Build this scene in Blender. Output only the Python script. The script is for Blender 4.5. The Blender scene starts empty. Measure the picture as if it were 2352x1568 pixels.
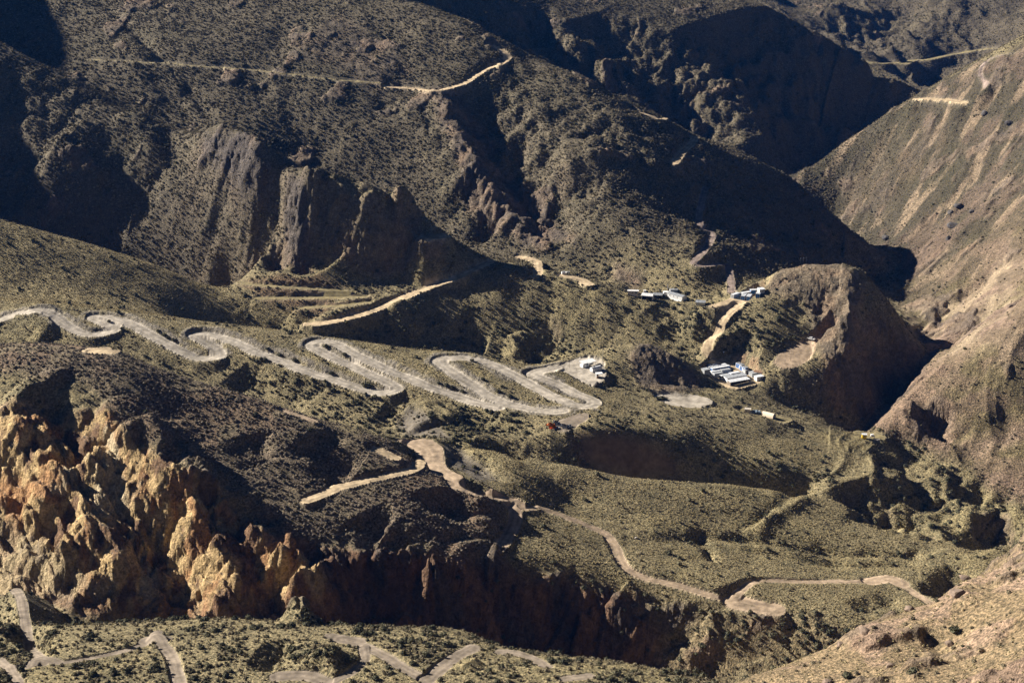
import bpy, bmesh, math, random
import numpy as np
Q = 1.0          # grid resolution factor

# ---------------------------------------------------------------- camera, sky, sun, exposure
PITCH = math.radians(18.0)
FOC = 3267.0            # focal length in pixels of a 2352 x 1568 picture (50 mm on 36 mm)
CP, SP = math.cos(PITCH), math.sin(PITCH)
SUN_EL, SUN_AZ = 27.5, 22.0      # elevation; degrees behind due left
sc = bpy.context.scene
cam = bpy.data.cameras.new('camera')
cam.lens = 50.0; cam.sensor_width = 36.0; cam.clip_end = 20000.0; cam.clip_start = 1.0
camo = bpy.data.objects.new('camera', cam)
camo.rotation_euler = (math.pi/2 - PITCH, 0, 0)
sc.collection.objects.link(camo); sc.camera = camo
SUNV = np.array([-math.cos(math.radians(SUN_AZ))*math.cos(math.radians(SUN_EL)),
                 math.sin(math.radians(SUN_AZ))*math.cos(math.radians(SUN_EL)),
                 math.sin(math.radians(SUN_EL))])
w = bpy.data.worlds.new('World'); sc.world = w; w.use_nodes = True
nt = w.node_tree; bg = nt.nodes['Background']
sky = nt.nodes.new('ShaderNodeTexSky'); sky.sky_type = 'NISHITA'; sky.sun_disc = False
sky.sun_elevation = math.radians(SUN_EL)
sky.sun_rotation = math.atan2(SUNV[0], SUNV[1])
sky.altitude = 3500; sky.air_density = 0.22; sky.dust_density = 0.1
nt.links.new(sky.outputs[0], bg.inputs[0]); bg.inputs[1].default_value = 0.05
sl = bpy.data.lights.new('sun', 'SUN'); sl.energy = 5.0; sl.angle = math.radians(0.5); sl.color = (1.0, 0.925, 0.83)
so = bpy.data.objects.new('sun', sl); sc.collection.objects.link(so)
from mathutils import Vector
so.rotation_euler = Vector(SUNV).to_track_quat('Z', 'Y').to_euler()
sc.view_settings.view_transform = 'Standard'; sc.view_settings.look = 'None'
sc.view_settings.exposure = 1.40; sc.view_settings.gamma = 1.0
sc.cycles.max_bounces = 4; sc.cycles.diffuse_bounces = 1; sc.cycles.glossy_bounces = 1
sc.cycles.transparent_max_bounces = 4; sc.cycles.volume_bounces = 0

# ---------------------------------------------------------------- ray helpers (2352 x 1568 picture coordinates)
def ray(u, v):
    a = (u - 1176.0)/FOC; b = (784.0 - v)/FOC
    return a, CP + b*SP, -SP + b*CP
def pqe(u, v, Y):
    a, dy, dz = ray(u, v)
    return a/dy, math.log(Y), dz/dy

# ---------------------------------------------------------------- noise
def _hash(ix, iy, seed):
    h = (ix.astype(np.uint32)*np.uint32(374761393) + iy.astype(np.uint32)*np.uint32(668265263) + np.uint32(seed*1442695 & 0xffffffff))
    h = (h ^ (h >> np.uint32(13)))*np.uint32(1274126177)
    h ^= h >> np.uint32(16)
    return h
def gnoise(x, y, seed=0):
    xi = np.floor(x); yi = np.floor(y)
    fx = (x - xi).astype(np.float32); fy = (y - yi).astype(np.float32)
    xi = xi.astype(np.int64); yi = yi.astype(np.int64)
    sx = fx*fx*fx*(fx*(fx*6-15)+10); sy = fy*fy*fy*(fy*(fy*6-15)+10)
    def g(dx, dy):
        h = _hash(xi+dx, yi+dy, seed)
        ang = (h & np.uint32(0xffff)).astype(np.float32)*np.float32(2*math.pi/65536)
        return np.cos(ang)*(fx-dx) + np.sin(ang)*(fy-dy)
    a = g(0,0); b = g(1,0); c = g(0,1); d = g(1,1)
    return (a + (b-a)*sx + (c + (d-c)*sx - a - (b-a)*sx)*sy)*np.float32(1.5)
def fbm(x, y, wl, octs, seed=0, gain=0.5, lac=2.07):
    out = 0; amp = 1.0; f = 1.0/wl; tot = 0
    for i in range(octs):
        out = out + amp*gnoise(x*f + 17.3*i, y*f - 9.1*i, seed+i*7); tot += amp
        amp *= gain; f *= lac
    return out
def ridged(x, y, wl, octs, seed=0, gain=0.5):
    out = 0; amp = 1.0; f = 1.0/wl; wgt = 1.0
    for i in range(octs):
        n = 1 - np.abs(gnoise(x*f + 5.7*i, y*f + 3.3*i, seed+i*13))*1.6
        n = np.clip(n, 0, 1)**2
        out = out + amp*n*wgt; wgt = np.clip(n*1.5, 0, 1)
        amp *= gain; f *= 2.1
    return out

# ---------------------------------------------------------------- terrain skeleton: ridge, foot and valley lines (u, v, distance)
SK = []
def L(*pts): SK.append(pts)

# near bottom, out of frame
L((-300,1950,240),(300,1980,240),(900,1990,240),(1500,1960,238),(2100,1850,215),(2700,1750,205))
L((-300,1760,305),(300,1780,300),(900,1790,300),(1400,1770,302))
# foreground hill on the right
L((1690,1572,300),(1850,1512,312),(1980,1450,322),(2080,1400,332),(2190,1368,340),(2215,1325,346),(2300,1300,350),(2352,1228,356),(2500,1110,372),(2800,900,400))
L((1990,1568,284),(2352,1568,256),(2650,1500,250)); L((2200,1470,302),(2352,1400,300),(2600,1260,310))
L((1550,1690,400),(1700,1690,410),(1880,1690,425),(2080,1650,440),(2220,1570,460),(2352,1480,490),(2500,1430,540))
L((1800,1640,360),(1990,1590,370),(2120,1540,385),(2250,1460,400),(2400,1360,415))
# foreground terrace
L((-200,1568,362),(0,1568,360),(300,1568,357),(600,1568,355),(900,1568,352),(1150,1568,350),(1400,1575,350),(1560,1590,345))
L((-200,1450,412),(0,1440,418),(330,1432,430),(560,1424,426),(760,1444,422),(900,1447,418),(1080,1450,412),(1140,1488,404),(1300,1512,396),(1500,1540,386),(1700,1572,370))
L((330,1500,455),(560,1515,456),(800,1560,455),(1100,1590,447),(1400,1650,440))
# ochre cliff: base, top edge, hill crest behind
L((-200,1300,520),(0,1345,494),(150,1390,483),(330,1440,472),(560,1440,465),(760,1462,475),(900,1475,486),(1080,1490,490))
L((-200,860,600),(0,850,582),(90,872,576),(180,882,570),(250,942,556),(330,1040,540),(480,1110,522),(560,1200,506),(640,1238,504),(760,1252,506),(880,1262,506),(960,1268,508),(1060,1280,508),(1160,1316,511))
L((100,1120,531),(300,1230,508))
L((-200,800,632),(0,792,616),(100,786,612),(280,802,602),(330,836,592),(450,872,588),(580,912,580),(700,968,569),(850,1002,570))
L((400,950,566),(520,960,567),(600,1000,559)); L((450,1030,548),(560,1100,533),(700,1050,548)); L((500,1000,556),(650,1100,535),(800,1130,533),(950,1100,546),(950,1180,523),(1100,1180,528))
L((-200,880,672),(0,890,668),(200,950,660),(350,985,650),(500,1015,642),(650,1030,638),(800,1030,636),(900,1020,634))
# junction and plateau
L((930,1005,605),(1000,1006,604),(1020,1050,588),(1100,1100,566),(1180,1150,550),(1150,1250,526))
L((1160,1316,511),(1300,1335,512),(1400,1346,512),(1550,1372,507),(1700,1402,500),(1850,1426,495),(2000,1452,487),(2090,1440,492),(2150,1402,506),(2250,1330,530),(2350,1275,556))
L((1160,1540,495),(1400,1580,492),(1700,1605,472),(1900,1615,464),(2050,1605,466))
L((1030,1014,603),(1200,1045,600),(1330,1070,600),(1450,1094,600),(1600,1106,607),(1750,1120,610),(1880,1136,612))
L((1100,1040,628),(1250,1080,622),(1450,1130,628),(1650,1146,634),(1850,1156,640))
L((1100,1003,634),(1250,990,642),(1400,986,646),(1500,1004,650),(1650,1050,651),(1850,1105,642),(1940,1120,632))
L((1300,1150,575),(1500,1200,560),(1400,1270,530),(1700,1200,575),(1700,1300,535),(1900,1200,582),(1900,1300,545),(2100,1300,548),(2200,1200,588),(2060,1380,512))
L((1750,1010,672),(1850,985,692),(1990,1001,690),(2100,1040,672),(2200,1076,652),(2352,1142,622),(2600,1240,590))
L((1900,1060,658),(2050,1100,640),(2200,1140,622),(2352,1200,600))
# gorge thalweg
L((2800,1480,560),(2600,1400,600),(2352,1195,628),(2250,1128,650),(2150,1092,667),(2060,1048,684),(2000,1022,702),(1972,1010,722),(2000,990,742),(2060,950,760),(2112,888,777),(2136,835,798),(2088,745,856),(2060,650,975),(1990,602,1060),(1900,525,1150),(1800,425,1290),(1900,400,1330),(2060,300,1470),(2130,265,1600))
# terrace with switchbacks
L((1285,990,645),(1310,966,656),(1380,936,675),(1450,960,668),(1600,930,700),(1760,960,692))
L((-200,760,735),(0,770,735),(190,776,730),(470,836,715),(700,870,700),(900,906,686),(1100,925,678),(1250,938,674))
L((-200,680,775),(100,690,770),(250,705,765),(400,730,756),(700,765,747),(950,797,741),(1087,805,737),(1144,822,734),(1190,832,733),(1266,831,736),(1320,815,745)); L((1330,850,724),(1420,872,720),(1550,890,722),(1640,920,708))
L((450,780,778),(700,802,780),(1000,842,768),(1130,860,757),(1220,860,752))
# grassy hill on the left
L((-300,420,860),(0,500,850),(170,545,850),(350,600,845),(520,670,830),(640,715,815),(705,745,806))
L((-300,640,795),(0,680,785),(200,705,780),(450,735,772),(650,762,766))
L((-300,500,920),(0,565,912),(200,605,906),(350,645,896),(520,712,880),(700,752,846))
# middle spur with road, buildings dip, rocky hillock
L((710,748,792),(900,690,812),(1000,655,827),(1100,612,840),(1120,606,843),(1230,630,834),(1350,655,826),(1450,675,816),(1560,695,806),(1640,706,800))
L((750,756,794),(950,765,798),(1150,804,796),(1300,833,784))
L((1320,812,752),(1400,796,752),(1490,780,750),(1540,820,742),(1600,882,732)); L((1350,826,766),(1490,816,772),(1560,812,774),(1600,830,770))
L((1655,730,786),(1640,765,776),(1628,800,766),(1650,840,757),(1690,856,752),(1740,870,746))
L((1450,690,838),(1560,700,826),(1650,690,804),(1720,690,797))
# knob
L((1740,700,790),(1740,790,762),(1800,830,755),(1880,772,774),(1850,700,786)); L((1895,700,789),(1880,740,781)); L((1930,690,776),(1955,770,760),(1962,820,751))
L((1720,672,802),(1740,655,806),(1790,620,816),(1850,605,817),(1930,600,812),(1965,612,808),(2000,642,802),(2060,722,792),(2110,792,780),(2122,832,772))
L((1700,885,740),(1790,852,744),(1850,854,742),(1910,857,743),(1965,872,748)); L((1800,915,736),(1900,935,735),(1990,925,748),(2060,880,772)); L((1780,930,722),(1880,960,716))
L((1700,655,832),(1800,655,852),(1900,665,870),(1980,690,880))
# right mountain
L((1800,402,1205),(1950,310,1205),(2130,210,1185),(2250,160,1155),(2352,110,1135),(2500,30,1120),(2800,-150,1100))
L((1990,560,1065),(2050,580,1012),(2090,640,955),(2066,690,905),(2100,750,845),(2138,800,780),(2105,880,722),(2060,930,707),(2005,985,700))
L((2200,400,1065),(2352,300,1050)); L((2200,600,930),(2352,500,912),(2600,300,950)); L((2200,800,738),(2352,700,745),(2600,560,830)); L((2200,950,690),(2352,850,702),(2600,760,740))
L((2100,985,692),(2250,1060,664),(2352,1000,672)); L((2300,1085,652),(2352,1112,644),(2600,1060,640))
# spur with the rock cliffs
L((430,300,975),(500,300,955),(560,320,925),(620,370,903),(665,400,886),(760,420,866),(850,440,861),(890,480,858),(945,485,857),(975,540,850),(1030,560,847),(1090,598,847))
L((600,385,985),(760,475,955),(900,530,925),(1000,562,908),(1090,590,890))
L((560,620,858),(690,602,841),(850,640,839),(1000,642,837)); L((600,545,858),(620,480,876),(560,450,892)); L((685,500,862),(690,555,850)); L((700,700,818),(850,690,812)); L((780,520,852),(860,540,852),(960,575,846))
L((300,400,950),(400,450,926),(450,550,902),(480,610,886)); L((0,300,980),(0,420,945),(0,480,922),(200,420,942))
L((-300,-20,1080),(0,92,1060),(170,180,1030),(270,250,1000),(360,285,986),(430,300,975))
L((-100,100,1090),(200,200,1056),(300,250,1036),(420,310,1010))
L((-300,200,1000),(-300,350,960)); L((-900,-300,1100),(-900,100,950),(-900,400,850),(-900,800,700),(-900,1200,520),(-900,1700,320))
# left mountain and first ridge
L((0,0,1200),(300,0,1180),(600,0,1172),(930,0,1150)); L((300,130,1082),(600,150,1072),(800,200,1042)); L((560,290,1012),(700,300,1010),(900,350,986)); L((900,100,1102),(940,200,1050))
L((-900,-600,1300),(0,-180,1330),(600,-160,1300),(930,0,1150))
L((930,0,1150),(1050,45,1112),(1130,100,1086),(1170,128,1078),(1300,165,1052),(1450,240,1040),(1530,275,1042),(1600,310,1044),(1700,345,1048),(1790,395,1048),(1850,430,1042),(1910,480,1030),(1960,540,1004),(1990,600,985),(2005,650,970))
L((1000,215,1032),(1050,330,982),(1100,420,946),(1160,500,916),(1250,560,890),(1400,600,868),(1500,650,842))
L((1100,560,906),(1200,590,882),(1300,630,862),(1430,660,840),(1600,672,826),(1680,668,829))
L((1100,225,1040),(1200,330,975),(1350,480,905),(1500,560,868)); L((1300,300,944),(1500,400,940),(1600,450,938)); L((1600,600,848),(1700,500,937),(1800,560,928),(1720,610,874),(1900,580,945))
# valley behind it, second ridge
L((1000,60,1230),(1130,140,1210),(1300,220,1190),(1450,300,1180),(1600,370,1182),(1790,445,1180))
L((1000,-150,1500),(1400,-80,1550),(1720,3,1452),(1850,50,1440),(1960,120,1425),(2060,175,1415),(2130,212,1410))
L((1720,80,1680),(1850,130,1650),(2000,200,1630))
L((1200,40,1385),(1400,100,1358),(1600,200,1307),(1700,330,1237)); L((1560,20,1425),(1660,120,1360),(1700,200,1313),(1770,300,1270)); L((1880,150,1395),(1800,200,1345),(1950,300,1332))
# far mountain
L((1760,10,1900),(1970,100,1800),(2130,195,1750),(2352,120,1720)); L((1700,-10,2060),(1800,0,2050),(2100,0,1950),(2352,0,1900),(2700,-60,1800)); L((-900,-350,2500),(300,-230,2450),(1000,-200,2400),(1800,-180,2400),(2600,-220,2400))
L((2700,60,1650),(2500,130,1620))

# ---------------------------------------------------------------- terrain grid (polar: p = X/Y, q = ln Y)
def dens(line, step=25.0):
    out = [line[0]]
    for (a, b) in zip(line[:-1], line[1:]):
        d = math.hypot(b[0]-a[0], b[1]-a[1]); n = max(1, int(round(d/step)))
        for k in range(1, n+1):
            t = k/n
            out.append((a[0]+(b[0]-a[0])*t, a[1]+(b[1]-a[1])*t, 1.0/((1-t)/a[2]+t/b[2])))
    return out
pts = []
for l in SK:
    step = 25.0 if all(-50 < p[0] < 2400 for p in l) else 60.0
    pts += [pqe(*p) for p in dens(l, step)]
C = np.array(pts)
key = np.round(C[:, :2]/0.003).astype(int)
_, idx = np.unique(key, axis=0, return_index=True); C = C[np.sort(idx)]
n = len(C); D = np.hypot(C[:,None,0]-C[None,:,0], C[:,None,1]-C[None,:,1])
A = np.zeros((n+1, n+1)); A[:n,:n] = -D + np.eye(n)*0.002; A[:n,n] = 1; A[n,:n] = 1
W = np.linalg.solve(A, np.append(C[:,2], 0))
P0, P1, Y0, Y1 = -0.95, 0.72, 222.0, 2500.0
np_c, nq_c = 420, 520
pc = np.linspace(P0, P1, np_c); qc = np.linspace(math.log(Y0), math.log(Y1), nq_c)
E = np.empty((nq_c, np_c))
for j in range(nq_c):
    E[j] = -np.hypot(pc[:,None]-C[None,:,0], qc[j]-C[None,:,1]) @ W[:n] + W[n]
def blur(M, s):
    k = np.exp(-0.5*(np.arange(-4, 5)/s)**2); k /= k.sum()
    for ax in (0, 1):
        Pd = np.pad(M, [(4, 4) if a == ax else (0, 0) for a in (0, 1)], mode='edge')
        M = sum(k[i]*np.take(Pd, range(i, i+M.shape[ax]), ax) for i in range(9))
    return M
E = blur(E, 0.9)
# fine grid
npx = int(1250*Q)
pl = np.concatenate([np.linspace(P0, -0.44, int(120*Q), endpoint=False), np.linspace(-0.44, 0.44, npx, endpoint=False), np.linspace(0.44, P1, int(70*Q))])
nqy = int(1750*Q)
ql = np.linspace(math.log(Y0), math.log(Y1), nqy)
def cubic_axis(M, x, x0, dx):
    t = (x-x0)/dx; i = np.clip(np.floor(t).astype(int), 1, M.shape[0]-3); f = (t-i)[:,None]
    a, b, c, d = M[i-1], M[i], M[i+1], M[i+2]
    return b + 0.5*f*(c-a + f*(2*a-5*b+4*c-d + f*(3*(b-c)+d-a)))
F = cubic_axis(E, ql, qc[0], qc[1]-qc[0])
F = cubic_axis(np.ascontiguousarray(F.T), pl, pc[0], pc[1]-pc[0]).T
NP, NQ = len(pl), len(ql)
YY = np.repeat(np.exp(ql)[:,None], NP, 1); XX = YY*pl[None,:]; ZZ = F*YY

# ray against the terrain: first hit from the camera side
def hit(u, v):
    a, dy, dz = ray(u, v); p = a/dy; e = dz/dy
    t = np.interp(p, pl, np.arange(NP)); i = min(int(t), NP-2); f = t-i
    col = ZZ[:, i]*(1-f) + ZZ[:, i+1]*f
    g = col/np.exp(ql) - e
    k = np.argmax(g >= 0)
    if g[k] < 0: k = NQ-1
    if k > 0: 
        s = g[k-1]/(g[k-1]-g[k]); q = ql[k-1]+(ql[k]-ql[k-1])*s
    else: q = ql[0]
    Y = math.exp(q); return np.array([p*Y, Y, e*Y])
def zat(x, y):
    p = x/y; q = math.log(y)
    t = np.interp(p, pl, np.arange(NP)); i = min(int(t), NP-2); f = t-i
    s = (q-ql[0])/(ql[1]-ql[0]); j = min(max(int(s), 0), NQ-2); g = s-j
    return ((ZZ[j,i]*(1-f)+ZZ[j,i+1]*f)*(1-g) + (ZZ[j+1,i]*(1-f)+ZZ[j+1,i+1]*f)*g)
def spline(pts, n=8):
    P = np.array(pts, float)
    if len(P) < 3: 
        t = np.linspace(0,1,n+1)[:,None]; return P[0]*(1-t)+P[-1]*t
    P = np.vstack([2*P[0]-P[1], P, 2*P[-1]-P[-2]]); out = []
    for i in range(1, len(P)-2):
        a,b,c,d = P[i-1:i+3]
        for k in range(n):
            f = k/n; out.append(b+0.5*f*(c-a+f*(2*a-5*b+4*c-d+f*(3*(b-c)+d-a))))
    out.append(P[-2]); return np.array(out)
def window(W3, margin):
    x, y = W3[:,0], W3[:,1]; ya, yb = y.min()-margin, y.max()+margin
    j0 = max(0, int(np.searchsorted(ql, math.log(max(ya, Y0))))-1); j1 = min(NQ, int(np.searchsorted(ql, math.log(yb)))+1)
    xa, xb = x.min()-margin, x.max()+margin
    ps = [xa/ya, xa/yb, xb/ya, xb/yb]
    i0 = max(0, int(np.searchsorted(pl, min(ps)))-1); i1 = min(NP, int(np.searchsorted(pl, max(ps)))+1)
    return slice(j0, j1), slice(i0, i1)
def polydist(W3, margin):
    """distance of every grid vertex near the line, with line height and arc parameter"""
    js, is_ = window(W3, margin); X = XX[js, is_]; Y = YY[js, is_]
    best = np.full(X.shape, 1e9); zc = np.zeros(X.shape); tt = np.zeros(X.shape)
    seg = np.hypot(np.diff(W3[:,0]), np.diff(W3[:,1])); cum = np.concatenate([[0], np.cumsum(seg)]); tot = max(cum[-1], 1e-6)
    for k in range(len(W3)-1):
        a, b = W3[k], W3[k+1]; d = b-a; l2 = d[0]**2+d[1]**2
        if l2 < 1e-9: continue
        s = np.clip(((X-a[0])*d[0]+(Y-a[1])*d[1])/l2, 0, 1)
        dd = np.hypot(X-a[0]-s*d[0], Y-a[1]-s*d[1])
        m = dd < best
        best = np.where(m, dd, best); zc = np.where(m, a[2]+s*d[2], zc); tt = np.where(m, (cum[k]+s*seg[k])/tot, tt)
    return js, is_, best, zc, tt
def keep(W3):
    m = np.median(W3[:,1]); ok = np.abs(W3[:,1]/m-1) < 0.16
    return W3[ok]
def stroke(pts, width, dh, sharp=1.0, taper=True):
    W3 = keep(np.array([hit(u, v) for u, v in spline(pts, 5)]))
    js, is_, d, zc, t = polydist(W3, width*2.2)
    X, Y = XX[js,is_], YY[js,is_]; d = np.abs(d + (gnoise(X/13, Y/13, 71)*0.45 + gnoise(X/5, Y/5, 72)*0.2)*width*min(1, 0.35+8/width))
    rough = (W3[:,1].mean() < 520)
    prof = np.clip(1-d/(width*1.45), 0, 1)**1.15 if rough else np.exp(-(d/width)**2)
    if taper: prof = prof*np.clip(np.minimum(t, 1-t)*5, 0, 1)**0.7
    wob = 1 + 0.35*gnoise(XX[js,is_]/14, YY[js,is_]/14, 77)
    ZZ[js, is_] += dh*prof*wob

# ---------------------------------------------------------------- gullies (-) and ribs (+): points, half width m, height m
ST = [
 # left mountain
 ([(230,0),(330,90),(400,150),(440,200),(470,250),(500,290)],4,-3.5),
 ([(330,130),(380,200),(420,250)],8,-3),([(560,170),(640,230),(700,300),(780,360)],12,-3),([(860,215),(920,280),(960,340),(1010,420)],9,-3),
 ([(760,40),(700,120),(690,160)],12,2),([(640,60),(640,140)],10,-2.5),([(1000,70),(900,130),(860,190)],12,3),
 ([(1000,212),(1040,270),(1060,330),(1110,430),(1170,520)],13,9),([(1080,205),(1150,320),(1250,430),(1350,520)],24,-13),
 ([(900,240),(960,330),(1040,420)],10,4),
 ([(1060,415),(1110,470),(1150,520)],11,-12),([(1030,410),(1080,500),(1100,540)],8,5),
 ([(1200,360),(1300,450),(1420,530),(1500,590)],14,4),([(1150,130),(1250,200),(1400,290),(1500,350)],16,-5),
 ([(1250,260),(1400,370),(1560,480),(1650,560)],34,-8),([(1450,270),(1560,370),(1600,430)],22,-3),
 ([(1360,340),(1480,440),(1590,540),(1620,600)],14,3),([(1640,380),(1720,460),(1810,560)],30,-4),([(1790,400),(1860,500),(1930,590)],30,-3),
 # rock spur
 ([(470,310),(540,370),(600,450)],22,9),([(650,390),(705,440),(662,485),(712,525),(668,570),(725,625)],6,5),([(560,470),(610,490),(660,500)],8,-6),([(500,420),(545,500),(560,590)],13,-7),([(600,400),(615,470),(600,540),(625,600)],9,-6),([(455,400),(480,480),(500,560)],10,-4),([(580,500),(620,515),(650,520)],9,-9),
 ([(728,425),(750,520),(770,600)],15,-9),
 ([(360,300),(400,340),(470,420)],8,-5),([(280,260),(330,330),(350,400)],14,6),([(220,290),(300,380),(360,470)],14,-4),([(-60,215),(60,285),(140,335)],24,-16),([(-60,255),(60,318),(150,370),(250,440),(320,490)],13,9),([(-60,420),(60,470),(160,520),(280,575)],26,-13),
 ([(755,412),(772,450),(778,500)],6,7),([(905,482),(930,478),(955,500)],10,11),([(965,520),(985,545),(1000,570)],8,7),([(840,445),(860,540),(880,610)],9,8),([(700,405),(735,425)],9,7),([(975,545),(985,585),(990,625)],9,5),([(715,440),(735,480)],5,6),
 # second ridge
 ([(1330,40),(1450,130),(1560,230),(1690,330)],30,-26),([(1240,60),(1400,160),(1550,270)],24,13),([(1180,30),(1300,110),(1440,220)],24,-20),
 ([(1000,5),(1120,60),(1200,110)],18,-13),([(1660,30),(1790,150),(1880,250),(1930,300)],60,-34),
 ([(1450,60),(1550,150),(1640,240)],22,-5),([(1960,150),(2010,200),(2060,225)],16,8),
 # right mountain
 ([(2352,560),(2200,690),(2090,770)],9,-5),([(2352,640),(2230,750),(2150,850)],8,-4),([(2300,350),(2180,470),(2080,560)],16,-7),
 ([(2352,420),(2230,520),(2120,600)],12,6),([(2170,925),(2150,960),(2130,1000)],10,-10),([(2110,940),(2090,980),(2080,1010)],9,7),
 ([(2352,950),(2270,1010),(2200,1050)],9,-4),([(2060,320),(1970,430),(1920,500)],18,-6),([(2250,200),(2120,330),(2000,470)],18,6),
 # far mountain
 ([(1960,20),(2000,90),(2040,150)],40,-26),([(1900,10),(1950,70),(1985,100)],26,14),([(2200,10),(2080,100),(2000,160)],40,12),([(2060,0),(2060,70),(2060,120)],30,-14),
 # plateau creeks and trenches
 ([(1950,1105),(1985,1128),(2030,1160),(2085,1212)],14,-14),([(2060,1090),(2160,1150),(2260,1205),(2400,1262)],24,-12),([(2200,1200),(2290,1245),(2400,1275)],20,-9),([(2000,1030),(2150,1090),(2352,1175)],11,-9),
 ([(1720,1232),(1780,1182),(1850,1137)],3.5,2.6),([(1705,1222),(1765,1172),(1830,1130)],4,-2.4),([(1600,1215),(1620,1250),(1640,1290)],2.5,-2.5),
 ([(1500,1236),(1700,1235),(1900,1262),(2100,1272),(2300,1290)],4,-2.6),([(1700,1260),(1900,1292),(2080,1296),(2250,1310)],3,-1.5),
 ([(2150,1375),(2190,1335),(2230,1300)],9,-8),([(1960,1400),(2010,1390),(2060,1370)],5,-3),([(1150,1130),(1300,1170),(1500,1210)],5,-1.5),
 ([(1090,1010),(1180,1040),(1290,1080)],7,-3),([(1040,1000),(1080,1050),(1150,1110)],5,-3),
 # slopes under the switchbacks
 ([(940,930),(960,960),(990,985)],12,6),([(540,850),(600,890),(700,940)],14,-5),([(880,930),(930,945),(950,980)],10,-5),([(1050,950),(1150,975),(1260,985)],9,-4),
 ([(50,715),(90,745),(130,775)],9,4.5),([(480,735),(600,745),(680,752)],10,-4),
 ([(1800,650),(1820,690)],6,3),([(1800,640),(1830,690),(1850,740)],9,-3),
 # gully north of the switchbacks
 ([(905,695),(940,740),(970,765)],8,5),([(1040,740),(1080,780),(1120,800)],10,-5),([(1190,770),(1200,830)],8,4),([(1290,770),(1240,800),(1200,830)],10,-5),
 ([(1120,620),(1220,690),(1300,740),(1400,780)],30,4),([(1500,700),(1560,760),(1620,800)],10,-4),
 # ochre cliff
 ([(10,910),(60,1000),(120,1110),(220,1270),(330,1400)],16,15),([(90,880),(150,950),(200,1040)],13,-13),([(200,1040),(300,1160),(410,1290),(490,1410)],14,-12),
 ([(270,990),(300,1050),(370,1130),(410,1220)],14,12),([(480,1115),(480,1180),(470,1240)],10,-9),([(405,1165),(450,1230),(520,1330),(560,1410)],14,13),
 ([(520,1150),(580,1270),(640,1410)],13,-11),([(570,1230),(610,1300),(640,1370)],8,8),([(645,1280),(690,1340),(715,1430)],9,14),([(725,1290),(765,1350),(800,1440)],7,11),([(740,1330),(700,1390),(690,1435)],5,10),([(860,1270),(900,1350)],7,8),
 ([(820,1300),(880,1380),(900,1440)],20,-8),([(983,1335),(995,1390),(1003,1455)],4.5,17),([(1128,1275),(1150,1320),(1170,1365)],5,8),([(930,1270),(950,1320)],5,6),
 ([(-20,1120),(60,1230),(160,1330)],10,9),([(0,1040),(60,1140),(150,1260)],10,-10),([(200,1010),(240,1100),(270,1180)],6,5),([(700,1240),(730,1300)],6,-7),
 ([(1400,1400),(1440,1480),(1470,1530)],8,12),([(1330,1470),(1355,1525)],6,12),([(1250,1370),(1280,1450)],14,-5),([(1620,1420),(1640,1500)],10,5),([(1750,1430),(1780,1500)],9,-6),([(1560,1400),(1570,1480)],9,-5),
 # hill over the cliff
 ([(700,1000),(760,1050),(820,1080)],10,-5),([(830,1180),(880,1230)],10,-6),([(1000,1120),(1060,1190),(1090,1240)],11,-7),([(1070,1110),(1110,1180)],7,4),([(560,1000),(600,1070)],9,-3),
 # foreground
 ([(650,1470),(640,1500),(620,1540)],5,-4),([(770,1500),(740,1550)],6,4),([(1100,1520),(1060,1540)],4,2.5),
 ([(2100,1440),(2200,1500),(2250,1560)],8,-2.5),([(2200,1350),(2230,1400)],5,3),([(2330,1420),(2300,1480)],6,-3),
]
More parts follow.
